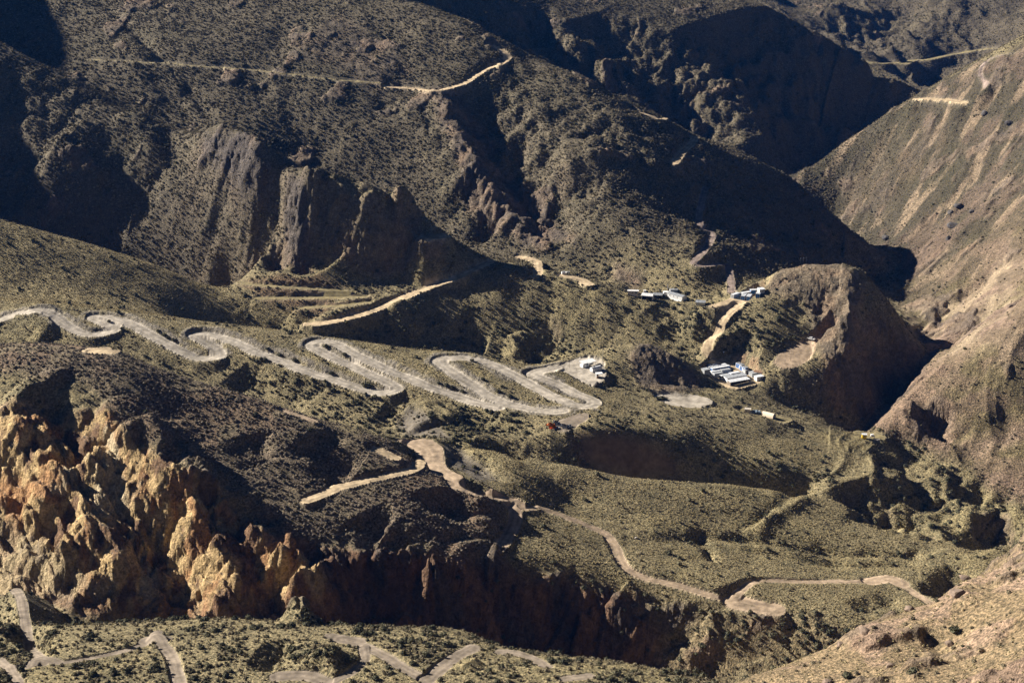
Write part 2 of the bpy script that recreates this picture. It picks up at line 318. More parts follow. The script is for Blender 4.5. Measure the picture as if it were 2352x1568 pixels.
# ---------------------------------------------------------------- roads: points, half width m, cut slope, tint index, wobble
PALE, SAND, PINK, DUST, RED, OLD = 0, 1, 2, 3, 4, 5
RD = [
 ([(-20,745),(21,728),(53,713),(90,706),(119,721),(147,742),(177,762),(207,770),(243,765),(262,756),(247,743),(222,732),(216,727),(241,726),(287,735),(328,758),(377,785),(427,813),(459,826),(500,822),(494,800),(464,779),(448,768),(482,765),(543,786),(589,811),(647,829),(693,848),(727,859),(770,872),(815,888),(853,902),(885,903),(909,893),(888,877),(842,857),(785,829),(739,806),(715,791),(739,781),(773,788),(808,809),(853,832),(899,852),(957,877),(1003,894),(1041,907),(1098,926),(1140,937)],4.3,0.9,PALE),
 ([(1289,942),(1259,944),(1213,939),(1167,928),(1121,909),(1087,886),(1052,863),(1018,838),(1008,826),(1030,820),(1064,819),(1110,829),(1156,850),(1202,873),(1247,900),(1293,921),(1328,931),(1358,930),(1358,919),(1316,902),(1282,882),(1247,868),(1222,858),(1247,848),(1275,846)],4.4,0.9,PALE),
 ([(925,1010),(972,1015),(998,1033),(998,1056),(1011,1077),(1050,1101),(1103,1122),(1155,1143),(1181,1151)],4.2,0.8,PINK),
 ([(965,1016),(985,1035),(990,1055)],6.5,0.8,PINK),
 ([(1181,1151),(1184,1188),(1174,1218),(1155,1250)],3.0,1.1,PINK),
 ([(706,1150),(775,1121),(840,1100),(906,1087),(950,1076),(962,1066)],3.0,1.4,SAND),
 ([(866,1029),(890,1042),(908,1054)],3.0,1.0,SAND),
 ([(1100,1122),(1181,1151),(1250,1171),(1330,1200),(1390,1225),(1410,1250),(1430,1290),(1470,1320),(1560,1345),(1640,1368),(1700,1385),(1770,1398)],2.3,0.9,PINK),
 ([(1690,1380),(1740,1392),(1775,1397)],5.5,0.9,PINK),
 ([(1690,1372),(1704,1347),(1740,1331),(1850,1333),(1980,1335),(2040,1326),(2080,1347),(2130,1377),(2146,1400)],2.0,1.3,PINK),
 ([(2000,1332),(2040,1328),(2070,1338)],3.6,1.0,PINK),
 ([(708,749),(780,736),(850,716),(900,692),(950,673),(1000,657),(1050,636),(1090,613),(1124,598)],4.0,3.0,SAND),
 ([(968,541),(1020,546)],4.5,1.0,SAND),([(1192,589),(1220,597),(1235,612),(1228,632)],3.2,1.0,SAND),([(1295,630),(1330,640),(1350,655)],4.0,1.0,SAND),
 ([(1680,672),(1678,640),(1668,603),(1640,606),(1610,612),(1594,602),(1615,575),(1636,541),(1612,525),(1606,500),(1612,460),(1622,420)],2.5,1.1,RED),
 ([(1548,384),(1566,352),(1590,322),(1600,302),(1580,297)],3.2,1.0,SAND),([(1452,246),(1490,266),(1518,277),(1536,268)],3.2,1.0,SAND),
 ([(1695,697),(1672,718),(1656,744),(1648,762),(1630,785),(1624,805),(1640,826),(1672,838),(1700,852)],3.0,1.0,SAND),
 
 ([(205,140),(300,136),(420,150),(560,156),(700,176),(830,190),(905,197)],1.6,1.0,OLD),
 ([(890,196),(950,206),(1000,212),(1060,197),(1090,176),(1120,157),(1160,141),(1164,127),(1140,106),(1125,100)],3.2,1.1,SAND),
 ([(1975,133),(2060,152),(2150,141),(2250,112),(2352,92)],2.6,1.0,OLD),
 ([(2352,112),(2290,130),(2258,150),(2252,172),(2268,200)],1.5,1.0,RED),([(2108,236),(2170,224),(2215,234)],4.5,1.2,SAND),
 ([(550,650),(640,656),(720,662),(800,672)],2.4,3.0,OLD),([(592,686),(700,684),(838,679)],2.4,3.0,OLD),([(690,712),(770,702),(850,689)],2.4,3.0,OLD),
 ([(205,803),(240,802),(278,806)],3.6,1.0,SAND),([(215,806),(262,808)],3.0,1.0,SAND),
 ([(650,938),(690,955),(722,970)],2.0,1.0,PINK),
 ([(1715,940),(1760,952),(1800,966)],4.5,0.8,OLD),([(1975,996),(2000,1000),(2020,1003)],4,0.8,OLD),
 # tracks in the foreground
([(30,1404),(62,1440),(85,1480),(98,1518)],1.8,1.2,DUST),
 ([(25,1532),(98,1523),(197,1509),(279,1493),(328,1477),(362,1455)],1.7,1.4,DUST),([(340,1470),(375,1466)],3.0,1.1,DUST),
 ([(361,1469),(392,1500),(404,1535),(414,1575)],2.0,1.3,DUST),([(0,1518),(35,1548),(48,1575)],1.7,1.2,DUST),
 ([(758,1462),(826,1477),(878,1500),(924,1529),(973,1555),(992,1575)],2.0,1.2,DUST),([(785,1466),(820,1470)],3.0,1.2,DUST),
 ([(836,1489),(838,1512),(812,1535),(756,1568)],1.7,1.2,DUST),([(980,1556),(1022,1523),(1055,1501),(1084,1490)],2.6,1.5,DUST),
 ([(1150,1497),(1219,1509),(1256,1524)],2.0,1.2,DUST),([(1296,1556),(1352,1551)],2.0,1.2,DUST),([(640,1552),(700,1548),(740,1560)],3.0,1.0,DUST),
]
# levelled yards: outline, tint
YD = [
 ([(1268,848),(1300,832),(1345,820),(1380,828),(1392,850),(1388,872),(1365,884),(1335,876),(1300,858)],PALE,0.13),
 ([(1498,906),(1560,902),(1618,911),(1637,924),(1605,935),(1545,936),(1512,922)],PALE),
 ([(1264,985),(1290,962),(1345,947),(1352,960),(1325,978),(1300,990)],DUST),
 ([(1617,704),(1650,694),(1690,680),(1740,662),(1755,672),(1725,690),(1700,700),(1675,706)],SAND),
 ([(1614,856),(1640,842),(1690,836),(1735,858),(1750,872),(1735,882),(1690,892),(1655,882)],SAND),
 ([(1776,836),(1790,812),(1830,790),(1885,768),(1912,765),(1890,782),(1868,800),(1862,826),(1835,840),(1800,845)],PINK,0.33),
 ([(-20,1375),(30,1380),(55,1398),(40,1412),(-20,1400)],DUST),
]

for s in ST: stroke(*s)
# ---------------------------------------------------------------- regions (picture polygon + distance range), ragged edges
def project():
    dxy = YY*CP - ZZ*SP; dz = YY*SP + ZZ*CP
    return 1176 + FOC*XX/dxy, 784 - FOC*dz/dxy
UU, VV = project()
jx = fbm(XX, YY, 30, 3, 901)*1.0; jy = fbm(XX, YY, 30, 3, 902)*1.0
def box(M, r):
    if r < 1: return M
    for ax in (0, 1):
        P = np.pad(M, [(r+1, r) if a == ax else (0, 0) for a in (0, 1)], mode='edge'); Cc = np.cumsum(P, ax)
        M = (np.take(Cc, range(2*r+1, Cc.shape[ax]), ax) - np.take(Cc, range(0, Cc.shape[ax]-2*r-1), ax))/(2*r+1)
    return M
def region(poly, ya, yb, rag=14, soft=4):
    U = UU + jx*rag; V = VV + jy*rag; ins = np.zeros(U.shape, bool); k = len(poly)
    for i in range(k):
        x1, y1 = poly[i]; x2, y2 = poly[(i+1) % k]
        if y1 == y2: continue
        c = ((y1 > V) != (y2 > V)) & (U < (x2-x1)*(V-y1)/(y2-y1)+x1); ins ^= c
    ins &= (YY > ya) & (YY < yb)
    return box(ins.astype(np.float32), max(0, int(round(soft*Q))))
def sstep(x, a, b): t = np.clip((x-a)/(b-a), 0, 1); return t*t*(3-2*t)
R_ochre = region([(-60,850),(90,880),(180,885),(250,945),(330,1045),(480,1115),(560,1205),(640,1245),(720,1260),(800,1450),(560,1440),(330,1440),(-60,1350)],430,560)
R_cliff = region([(560,1205),(640,1240),(760,1258),(880,1265),(1060,1282),(1160,1318),(1400,1350),(1700,1405),(1850,1430),(2000,1456),(2000,1640),(1000,1640),(700,1470)],430,530)
R_hill = region([(-60,780),(280,795),(580,905),(850,1000),(1000,1080),(1160,1150),(1160,1310),(960,1262),(640,1235),(480,1105),(330,1035),(250,935),(180,880),(-60,845)],490,640)
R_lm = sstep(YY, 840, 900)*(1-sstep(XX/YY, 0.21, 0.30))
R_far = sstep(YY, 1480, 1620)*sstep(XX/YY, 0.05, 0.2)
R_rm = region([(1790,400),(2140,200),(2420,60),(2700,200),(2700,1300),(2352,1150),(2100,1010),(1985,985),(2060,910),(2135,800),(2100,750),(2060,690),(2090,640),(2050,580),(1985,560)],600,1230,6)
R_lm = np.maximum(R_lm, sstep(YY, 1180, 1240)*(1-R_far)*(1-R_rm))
R_knob = region([(1745,665),(1790,620),(1850,604),(1930,600),(1985,640),(1960,760),(1950,850),(2120,800),(2130,860),(1990,960),(1900,860),(1840,690)],745,830,8)
R_spur = np.clip(region([(455,300),(560,308),(615,365),(640,430),(600,470),(545,450),(505,400)],860,990,14)+region([(655,400),(705,400),(715,610),(668,610)],820,900,14), 0, 1)
R_fr = ((XX/YY > 0.10) & (YY < 430)).astype(np.float32)*sstep(UU+2.2*(VV-1400), 1900, 2100)
R_rib = region([(980,205),(1060,215),(1200,440),(1340,560),(1200,560),(1060,400)],880,1060,14)
R_rock = region([(1040,400),(1120,430),(1170,540),(1100,540)],880,990)+region([(700,60),(880,60),(960,200),(860,190),(700,150)],1000,1150,40)*0.5+region([(1550,830),(1620,880),(1560,905),(1480,890),(1440,820),(1490,785)],715,760)+R_rib+region([(1400,600),(1480,640),(1460,668),(1400,650)],820,880)
R_ghill = region([(-100,480),(0,495),(350,590),(720,745),(650,765),(450,740),(200,710),(-100,685)],762,862,4)
R_sw = region([(-100,670),(400,720),(1000,795),(1420,860),(1450,985),(1250,960),(900,920),(480,850),(-100,800)],655,782,4)
R_flat = region([(1030,1015),(1330,1060),(1560,1100),(1880,1130),(1940,1110),(1700,1040),(1500,980),(1700,1000),(2000,1000),(2352,1140),(2352,1270),(2150,1400),(2000,1450),(1700,1400),(1400,1340),(1170,1310),(1160,1160)],485,700,8)

# ---------------------------------------------------------------- erosion relief
big = np.clip(R_lm + R_rm + R_far + 0.25, 0, 1)
def gul(ang, across, along, seed):
    c, s = math.cos(ang), math.sin(ang); wx = fbm(XX, YY, 70, 2, seed+5)*14
    a = (XX*c + YY*s + wx)/across; b = (-XX*s + YY*c)/along
    return ridged(a, b, 1.0, 4, seed) - 0.7
isrm = sstep(R_rm + (XX/YY > 0.24)*(YY > 640)*(YY < 1000), 0.3, 0.7)
ZZ += (1-isrm)*R_lm*(gul(math.radians(32), 46, 200, 31)*(0.7+0.5*sstep(YY, 1150, 1240)))
ZZ += isrm*gul(math.radians(-35), 48, 190, 41)*2.2
ZZ += R_far*gul(math.radians(20), 110, 300, 51)*14
ZZ += big*(fbm(XX, YY, 45, 4, 61)*0.8) + (1-big)*fbm(XX, YY, 40, 3, 62)*0.9
# ragged rock on steep ground
def slope():
    gx = np.gradient(ZZ, axis=1)/np.maximum(np.gradient(XX, axis=1), 1e-6)
    q = np.gradient(YY, axis=0); gz = np.gradient(ZZ, axis=0)/q - gx*(XX/YY)
    return gx, gz
gx, gy = slope(); SL = np.hypot(gx, gy)
steep = sstep(box(SL.astype(np.float32), int(4*Q)+1), 1.15, 1.7)
rockm = np.clip(R_rock + R_spur*0.7 + R_knob*0.9 + R_ochre + R_cliff*(0.8-0.65*sstep(UU, 1150, 1300)+0.5*sstep(VV, 1430, 1480)*sstep(UU, 1300, 1340)*(1-sstep(UU, 1480, 1560))) + steep*(1-R_ghill)*(1-R_lm*0.75)*(1-sstep(YY, 1150, 1220))*0.8, 0, 1)
outc = sstep(fbm(XX, YY, 36, 4, 71), 0.52-0.25*R_fr-0.2*R_rm, 0.70-0.2*R_fr-0.15*R_rm)*np.clip(R_lm + R_rm*0.9 + R_fr, 0, 1)
rockm = np.clip(rockm + outc*0.8, 0, 1)
def turb(x, y, wl, octs, seed):
    out = 0; amp = 1.0; f = 1.0/wl
    for i in range(octs): out = out + amp*(0.55-np.abs(gnoise(x*f+3.1*i, y*f-7.7*i, seed+i*3))*1.7); amp *= 0.55; f *= 2.03
    return out
RC = np.clip(R_ochre + R_cliff*0.8, 0, 1)
wa = fbm(XX, YY, 25, 2, 85)*3
rib = turb((XX*0.68+YY*0.73+wa)/8.5, (XX*0.73-YY*0.68)/42, 1.0, 5, 83)
ZZ += rockm*turb(XX*0.9+YY*0.3, YY, 15, 5, 81)*(1.3-0.7*RC) + RC*rib*3.3 + outc*(1.2+0.6*R_fr)
# sideways crags
gx, gy = slope(); nrm = np.sqrt(gx*gx+gy*gy+1)
cr = (turb(XX+ZZ*0.3, ZZ*0.75+YY*0.4, 8, 5, 91)*1.2 + turb(XX-ZZ*0.45+YY*0.3, ZZ*0.25+YY*0.12, 4.5, 4, 93)*1.1)*rockm*(1-0.35*R_ochre)*sstep(SL, 0.5, 1.0)
DX, DY = -gx/nrm*cr, -gy/nrm*cr

# ---------------------------------------------------------------- roads: benches cut into the slope
ROAD = np.zeros(ZZ.shape, np.float32); BANK = np.zeros(ZZ.shape, np.float32); LAT = np.zeros(ZZ.shape, np.float32); TINT = np.full(ZZ.shape, -1, np.int8)
def road(pts, hw, cut, tint):
    S = spline(pts, 5); W3 = keep(np.array([hit(u, v) for u, v in S]))
    z = W3[:,2].copy(); k = 5
    for _ in range(2):
        zp = np.pad(z, k, mode='edge'); z = np.convolve(zp, np.ones(2*k+1)/(2*k+1), 'valid')
    W3[:,2] = z - {DUST: 0.35, PINK: 0.3}.get(tint, 0.0)
    far = 1 + np.clip((W3[:,1].mean()-1100)/800, 0, 1)
    hw *= far
    js, is_, d, zc, t = polydist(W3, hw+16)
    d = d + gnoise(XX[js,is_]/11, YY[js,is_]/11, 5)*hw*0.14
    Z0 = ZZ[js,is_]; over = np.clip(d-hw, 0, None)
    reach = np.clip(1-over/15, 0, 1)
    lo = zc - over*(2.2 if tint == SAND else 0.9) - 0.15*np.clip(d/hw, 0, 1); hi = zc + over*cut
    Z1 = np.clip(Z0, np.minimum(lo, hi), hi); Z1 = np.where(reach > 0, Z0 + (Z1-Z0)*np.clip(reach*3, 0, 1), Z0)
    on = d < hw
    ZZ[js,is_] = Z1
    bank = (np.abs(Z1-Z0) > 0.25) & ~on & (d < hw+12)
    if tint == PALE: bank |= ~on & (Z0 > zc-0.2) & (d < hw+3.6+2.0*gnoise(XX[js,is_]/9, YY[js,is_]/9, 8)); ZZ[js,is_] += bank*gnoise(XX[js,is_]/2.1, YY[js,is_]/2.1, 9)*0.35
    LAT[js,is_] = np.where(on, d/hw, LAT[js,is_])
    R = ROAD[js,is_]; T = TINT[js,is_]; B = BANK[js,is_]
    R[on] = 1; T[on] = tint; m = bank & (R < 0.5); B[m] = 1; T[m & (T < 0)] = tint; B[on] = 0
    DX[js,is_] *= np.where(on | bank, 0.15, 1); DY[js,is_] *= np.where(on | bank, 0.15, 1)
    return W3
def yard(poly, tint, rise=0.09):
    P2 = spline(poly + poly[:1], 3); cu, cv = np.array(poly).mean(0)
    h = np.array([hit(cu+dx, cv+dy) for dx, dy in ((0,0),(-12,0),(12,0),(0,5),(0,-5))]); c = np.median(h, 0)
    W3 = []
    for u, v in P2:                      # outline on a gently rising plane
        a, dy, dz = ray(u, v); t = (c[2]-rise*c[1])/(dz-rise*dy); W3.append((a*t, dy*t, dz*t))
    W3 = np.array(W3)
    js, is_, d, zc, t = polydist(W3, 14); X = XX[js,is_]; Y = YY[js,is_]; ins = np.zeros(X.shape, bool)
    for a, b in zip(W3, np.roll(W3, -1, 0)):
        if a[1] == b[1]: continue
        ins ^= ((a[1] > Y) != (b[1] > Y)) & (X < (b[0]-a[0])*(Y-a[1])/(b[1]-a[1])+a[0])
    zp = c[2] + rise*(Y-c[1]); d = np.where(ins, 0, d + gnoise(X/4, Y/4, 6)*0.8)
    Z0 = ZZ[js,is_]; Z1 = np.clip(Z0, zp - d*0.8, zp + d*2.0); Z1 = Z0 + (Z1-Z0)*np.clip((14-d)/5, 0, 1)
    on = ins | (d < 0.3); bank = (Z0-Z1 > 0.25) & ~on & (d < 4)
    ZZ[js,is_] = Z1; R = ROAD[js,is_]; T = TINT[js,is_]; B = BANK[js,is_]
    R[on] = 1; T[on] = tint; m = bank & (R < 0.5); B[m] = 1; T[m & (T < 0)] = tint; B[on] = 0
    DX[js,is_] *= np.where(on | bank, 0.1, 1); DY[js,is_] *= np.where(on | bank, 0.1, 1)
for y in YD: yard(*y)
for r in RD: road(*r)

def grid_mesh(name, mask=None):
    me = bpy.data.meshes.new(name)
    idx = np.arange(NQ*NP).reshape(NQ, NP)
    f = np.stack([idx[:-1,:-1], idx[:-1,1:], idx[1:,1:], idx[1:,:-1]], -1).reshape(-1, 4)
    if mask is not None: f = f[mask.reshape(-1)]
    used = np.unique(f); remap = np.full(NQ*NP, -1); remap[used] = np.arange(len(used)); f = remap[f]
    co = np.stack([X3, Y3, Z3], -1).reshape(-1, 3)[used].astype(np.float32)
    me.vertices.add(len(co)); me.vertices.foreach_set('co', co.ravel())
    me.loops.add(f.size); me.loops.foreach_set('vertex_index', f.ravel().astype(np.int32))
    me.polygons.add(len(f)); me.polygons.foreach_set('loop_start', np.arange(0, f.size, 4, dtype=np.int32))
    me.update(calc_edges=True)
    me.polygons.foreach_set('use_smooth', np.ones(len(f), dtype=bool))
    return me, used

# ---------------------------------------------------------------- what grows and lies where
X3, Y3, Z3 = XX+DX, YY+DY, ZZ
gx, gy = slope(); SL = np.hypot(gx, gy).astype(np.float32)
ZB = box(ZZ.astype(np.float32), int(9*Q)); conc = (ZB-ZZ).astype(np.float32); conc -= box(conc, int(30*Q))
n60 = fbm(XX, YY, 60, 4, 201); n15 = fbm(XX, YY, 16, 4, 202); n5 = fbm(XX, YY, 5, 3, 203); n100 = fbm(XX, YY, 110, 3, 204)
def mixc(A, col, m):
    m = np.clip(m, 0, 1)[..., None]; return A*(1-m) + np.array(col, np.float32)*m
ALB = np.empty(ZZ.shape+(3,), np.float32); ALB[...] = (0.225, 0.190, 0.115)
ALB = mixc(ALB, (0.270, 0.228, 0.130), sstep(n60, -0.1, 0.5)*0.7)
ALB = mixc(ALB, (0.125, 0.112, 0.070), sstep(n15+n60*0.5, 0.1, 0.6)*0.6)
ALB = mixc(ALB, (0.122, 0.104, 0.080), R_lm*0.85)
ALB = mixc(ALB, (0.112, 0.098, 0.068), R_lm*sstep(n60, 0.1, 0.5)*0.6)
ALB = mixc(ALB, (0.300, 0.250, 0.145), R_ghill*(0.45+0.5*sstep(n60, -0.3, 0.3)))
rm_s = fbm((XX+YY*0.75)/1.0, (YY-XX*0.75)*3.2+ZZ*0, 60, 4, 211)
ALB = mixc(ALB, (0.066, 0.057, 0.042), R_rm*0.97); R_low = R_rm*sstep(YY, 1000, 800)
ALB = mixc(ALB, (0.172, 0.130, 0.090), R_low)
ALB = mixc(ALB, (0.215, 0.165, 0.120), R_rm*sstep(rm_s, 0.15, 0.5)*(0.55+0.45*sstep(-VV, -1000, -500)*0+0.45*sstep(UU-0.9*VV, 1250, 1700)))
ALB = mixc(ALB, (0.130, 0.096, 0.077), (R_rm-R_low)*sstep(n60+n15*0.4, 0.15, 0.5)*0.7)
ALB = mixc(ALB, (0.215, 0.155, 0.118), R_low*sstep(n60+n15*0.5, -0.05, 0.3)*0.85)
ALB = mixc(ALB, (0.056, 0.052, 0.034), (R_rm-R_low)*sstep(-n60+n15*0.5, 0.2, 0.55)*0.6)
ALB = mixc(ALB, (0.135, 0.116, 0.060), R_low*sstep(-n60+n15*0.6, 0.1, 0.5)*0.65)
R_pale = region([(2352,540),(2352,760),(2200,830),(2090,800),(2065,700),(2150,700),(2250,620)],600,1100,40,8)
ALB = mixc(ALB, (0.270, 0.212, 0.145), R_pale*sstep(rm_s*0.6+n15*0.6, -0.15, 0.35)*0.85)
ALB = mixc(ALB, (0.300, 0.220, 0.170), region([(2352,975),(2352,1010),(2230,1055),(2190,1040)],600,760,8)*0.8)
ALB = mixc(ALB, (0.140, 0.102, 0.080), region([(2055,590),(2140,480),(2200,560),(2130,620),(2070,660),(2040,620)],850,1150,30,6)*0.6)
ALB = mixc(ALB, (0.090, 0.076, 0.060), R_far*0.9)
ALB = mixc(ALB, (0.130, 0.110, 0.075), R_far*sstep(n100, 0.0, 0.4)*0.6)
ALB = mixc(ALB, (0.165, 0.132, 0.100), R_hill*(0.75+0.25*sstep(n15, -0.3, 0.2)))
ALB = mixc(ALB, (0.225, 0.155, 0.110), R_hill*sstep(n60+n15*0.5, 0.2, 0.5)*0.55)
ALB = mixc(ALB, (0.245, 0.184, 0.118), R_fr*0.92)
ALB = mixc(ALB, (0.285, 0.205, 0.155), R_fr*sstep(n15+n60*0.5, -0.05, 0.4)*0.85)
# rock
rk = np.clip(rockm, 0, 1)
rockc = np.empty_like(ALB); rockc[...] = (0.165, 0.125, 0.092)
rockc = mixc(rockc, (0.230, 0.160, 0.110), sstep(n15, 0.0, 0.5)); rockc = mixc(rockc, (0.105, 0.085, 0.070), sstep(-n15+n5*0.4, 0.1, 0.5)*0.8)
rockc = mixc(rockc, (0.095, 0.080, 0.072), R_spur)
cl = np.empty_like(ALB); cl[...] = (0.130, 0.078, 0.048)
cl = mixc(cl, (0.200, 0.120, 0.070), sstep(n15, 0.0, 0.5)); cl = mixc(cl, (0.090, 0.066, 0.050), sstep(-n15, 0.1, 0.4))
oc = np.empty_like(ALB); oc[...] = (0.470, 0.335, 0.165)
strk = fbm(XX*1.0, (YY+ZZ)*0.35, 12, 4, 221)
oc = mixc(oc, (0.360, 0.205, 0.095), sstep(strk, 0.05, 0.4)); oc = mixc(oc, (0.150, 0.088, 0.052), sstep(-strk+n15*0.4, 0.2, 0.5)*0.9)
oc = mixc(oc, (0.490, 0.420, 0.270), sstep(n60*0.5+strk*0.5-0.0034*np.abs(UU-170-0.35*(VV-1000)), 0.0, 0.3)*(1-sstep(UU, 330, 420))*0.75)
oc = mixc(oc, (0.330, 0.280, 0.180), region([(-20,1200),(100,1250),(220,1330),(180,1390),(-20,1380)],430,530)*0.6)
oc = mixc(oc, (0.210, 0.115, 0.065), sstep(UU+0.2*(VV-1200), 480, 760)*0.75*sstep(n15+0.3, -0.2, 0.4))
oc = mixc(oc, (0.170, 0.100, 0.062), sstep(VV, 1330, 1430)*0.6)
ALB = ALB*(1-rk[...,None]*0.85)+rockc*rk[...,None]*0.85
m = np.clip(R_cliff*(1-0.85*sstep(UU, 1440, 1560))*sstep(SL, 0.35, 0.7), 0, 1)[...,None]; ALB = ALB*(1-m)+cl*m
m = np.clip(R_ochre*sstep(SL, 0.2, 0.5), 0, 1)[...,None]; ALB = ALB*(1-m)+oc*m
ALB = mixc(ALB, (0.185, 0.115, 0.070), region([(1300,1005),(1420,990),(1540,1040),(1580,1100),(1450,1100),(1330,1075)],600,650,8)*0.8)
ALB = mixc(ALB, (0.42, 0.33, 0.19), region([(1555,1062),(1590,1070),(1600,1100),(1565,1095)],600,655,8)*0.8)
ALB = mixc(ALB, (0.160, 0.085, 0.055), region([(540,640),(720,620),(860,680),(700,740),(600,690)],790,880,10)*0.6*sstep(SL, 0.3, 0.7))
spoil = region([(940,925),(985,940),(1040,1010),(930,1005),(905,980)],620,690,10)+region([(1010,1020),(1060,1030),(1150,1110),(1100,1110),(1020,1060)],560,640,6)
ALB = mixc(ALB, (0.120, 0.105, 0.092), spoil*0.8)
# roads and their banks
TC = np.array([(0.355,0.315,0.255),(0.42,0.325,0.205),(0.33,0.25,0.17),(0.21,0.172,0.130),(0.225,0.175,0.145),(0.20,0.165,0.085)], np.float32)
BC = np.array([(0.205,0.182,0.150),(0.24,0.160,0.100),(0.225,0.155,0.105),(0.150,0.120,0.088),(0.165,0.090,0.062),(0.10,0.078,0.048)], np.float32)
t = np.clip(TINT, 0, 5)
BCV = BC[t]; BCV[(TINT == OLD) & (YY > 770) & (YY < 900) & (UU < 900)] = (0.105, 0.058, 0.042); BCV[(TINT == SAND) & (YY > 770) & (UU < 1150)] = (0.10, 0.066, 0.048)  # sand banks below the spur: reddish earth with the cliff's shade painted in
bk = box(BANK, max(1, int(Q)))*0.9
bm = bk*(sstep(n5+n15*0.3, -0.75, -0.15)); ALB = ALB*(1-bm[...,None]) + BCV*bm[...,None]
rd = box(ROAD, max(1, int(round(1.2*Q)))); rd = sstep(rd+0.4*n5+0.25*n15, 0.2, 0.75)*(ROAD > 0.5) + 0.5*rd*(ROAD < 0.5)
rut = 0.17*np.cos(LAT*7.5)*(LAT > 0.05) - 0.18*sstep(LAT, 0.75, 1.0)
gr = 1+0.22*n5+0.24*n15+rut
ALB = ALB*(1-rd[...,None]) + (TC[t]*gr[...,None])*rd[...,None]
ALB = np.clip(ALB, 0.01, 0.8)
R_scarp = region([(1330,1010),(1370,1000),(1420,1000),(1520,1040),(1575,1095),(1450,1105),(1360,1080)],600,656,8)
VEG = np.clip(1-R_scarp-rk*0.9-R_ochre-R_cliff*0.4*(1-sstep(UU, 1440, 1560))-bk*0.75-rd*1.5-spoil*0.7-R_pale*0.5, 0, 1)
ROUGH = np.clip(rk*0.9 + R_ochre*0.6 + bk*0.5, 0, 1)

# ---------------------------------------------------------------- materials
def newmat(name):
    m = bpy.data.materials.new(name); m.use_nodes = True
    b = m.node_tree.nodes['Principled BSDF']; b.inputs['Roughness'].default_value = 0.95
    b.inputs['Specular IOR Level'].default_value = 0.15
    return m, m.node_tree, b
def node(nt, kind, **kw):
    n = nt.nodes.new(kind)
    for k, v in kw.items():
        if k.startswith('i_'): n.inputs[int(k[2:]) if k[2:].isdigit() else k[2:]].default_value = v
        else: setattr(n, k, v)
    return n
def mmath(nt, op, a, b=None, clamp=False):
    n = nt.nodes.new('ShaderNodeMath'); n.operation = op; n.use_clamp = clamp
    for i, x in enumerate((a, b)):
        if x is None: continue
        if isinstance(x, (int, float)): n.inputs[i].default_value = x
        else: nt.links.new(x, n.inputs[i])
    return n.outputs[0]
def ramp(nt, x, lo, hi, a, b):
    n = nt.nodes.new('ShaderNodeMapRange'); nt.links.new(x, n.inputs[0])
    for i, v in enumerate((lo, hi, a, b)): n.inputs[i+1].default_value = v
    return n.outputs[0]
def mix(nt, f, A, B, mode='MIX'):
    n = nt.nodes.new('ShaderNodeMix'); n.data_type = 'RGBA'; n.blend_type = mode; n.clamp_factor = True
    for s, x in ((n.inputs[0], f), (n.inputs[6], A), (n.inputs[7], B)):
        if isinstance(x, (int, float, tuple)): s.default_value = x if not isinstance(x, tuple) else (x+(1,))[:4]
        else: nt.links.new(x, s)
    return n.outputs[2]
def ground_material():
    m, nt, b = newmat('earth')
    tc = node(nt, 'ShaderNodeTexCoord'); P = tc.outputs['Object']
    al = node(nt, 'ShaderNodeAttribute', attribute_name='soil').outputs['Color']
    ve = node(nt, 'ShaderNodeAttribute', attribute_name='cover').outputs['Fac']
    ro = node(nt, 'ShaderNodeAttribute', attribute_name='crag').outputs['Fac']
    def noise(scale, det, dist=0.0):
        n = node(nt, 'ShaderNodeTexNoise'); nt.links.new(P, n.inputs['Vector'])
        n.inputs['Scale'].default_value = scale; n.inputs['Detail'].default_value = det; n.inputs['Distortion'].default_value = dist; n.inputs['Roughness'].default_value = 0.62
        return n.outputs['Fac']
    a = noise(0.35, 6); c = noise(1.15, 4); d = noise(0.06, 4, 0.5)
    k = mmath(nt, 'MULTIPLY', mmath(nt, 'ADD', 1.0, mmath(nt, 'MULTIPLY', ro, ramp(nt, c, 0.35, 0.65, -0.35, 0.3))), mmath(nt, 'MULTIPLY', ramp(nt, a, 0.3, 0.7, 0.62, 1.38), ramp(nt, d, 0.3, 0.7, 0.85, 1.15)))
    col = mix(nt, 1.0, al, k, 'MULTIPLY')
    # low tufts too small to stand as plants: straw tops, shade between them painted dark
    sp = ramp(nt, c, 0.42, 0.60, 0.0, 1.0)
    gap_shade = mix(nt, 1.0, col, (0.46, 0.48, 0.44), 'MULTIPLY'); straw = mix(nt, 1.0, col, (1.34, 1.28, 1.15), 'MULTIPLY')
    vg = mix(nt, sp, gap_shade, straw)
    col = mix(nt, ve, col, vg)
    nt.links.new(col, b.inputs['Base Color'])
    h = mmath(nt, 'ADD', mmath(nt, 'MULTIPLY', c, mmath(nt, 'ADD', mmath(nt, 'MULTIPLY', ve, 1.3), mmath(nt, 'MULTIPLY', ro, 1.6))), mmath(nt, 'MULTIPLY', a, mmath(nt, 'ADD', mmath(nt, 'MULTIPLY', ro, 3.2), 0.25)))
    bp = node(nt, 'ShaderNodeBump'); bp.inputs['Strength'].default_value = 0.85; bp.inputs['Distance'].default_value = 1.0
    nt.links.new(h, bp.inputs['Height']); nt.links.new(bp.outputs[0], b.inputs['Normal'])
    return m
EARTH = ground_material()
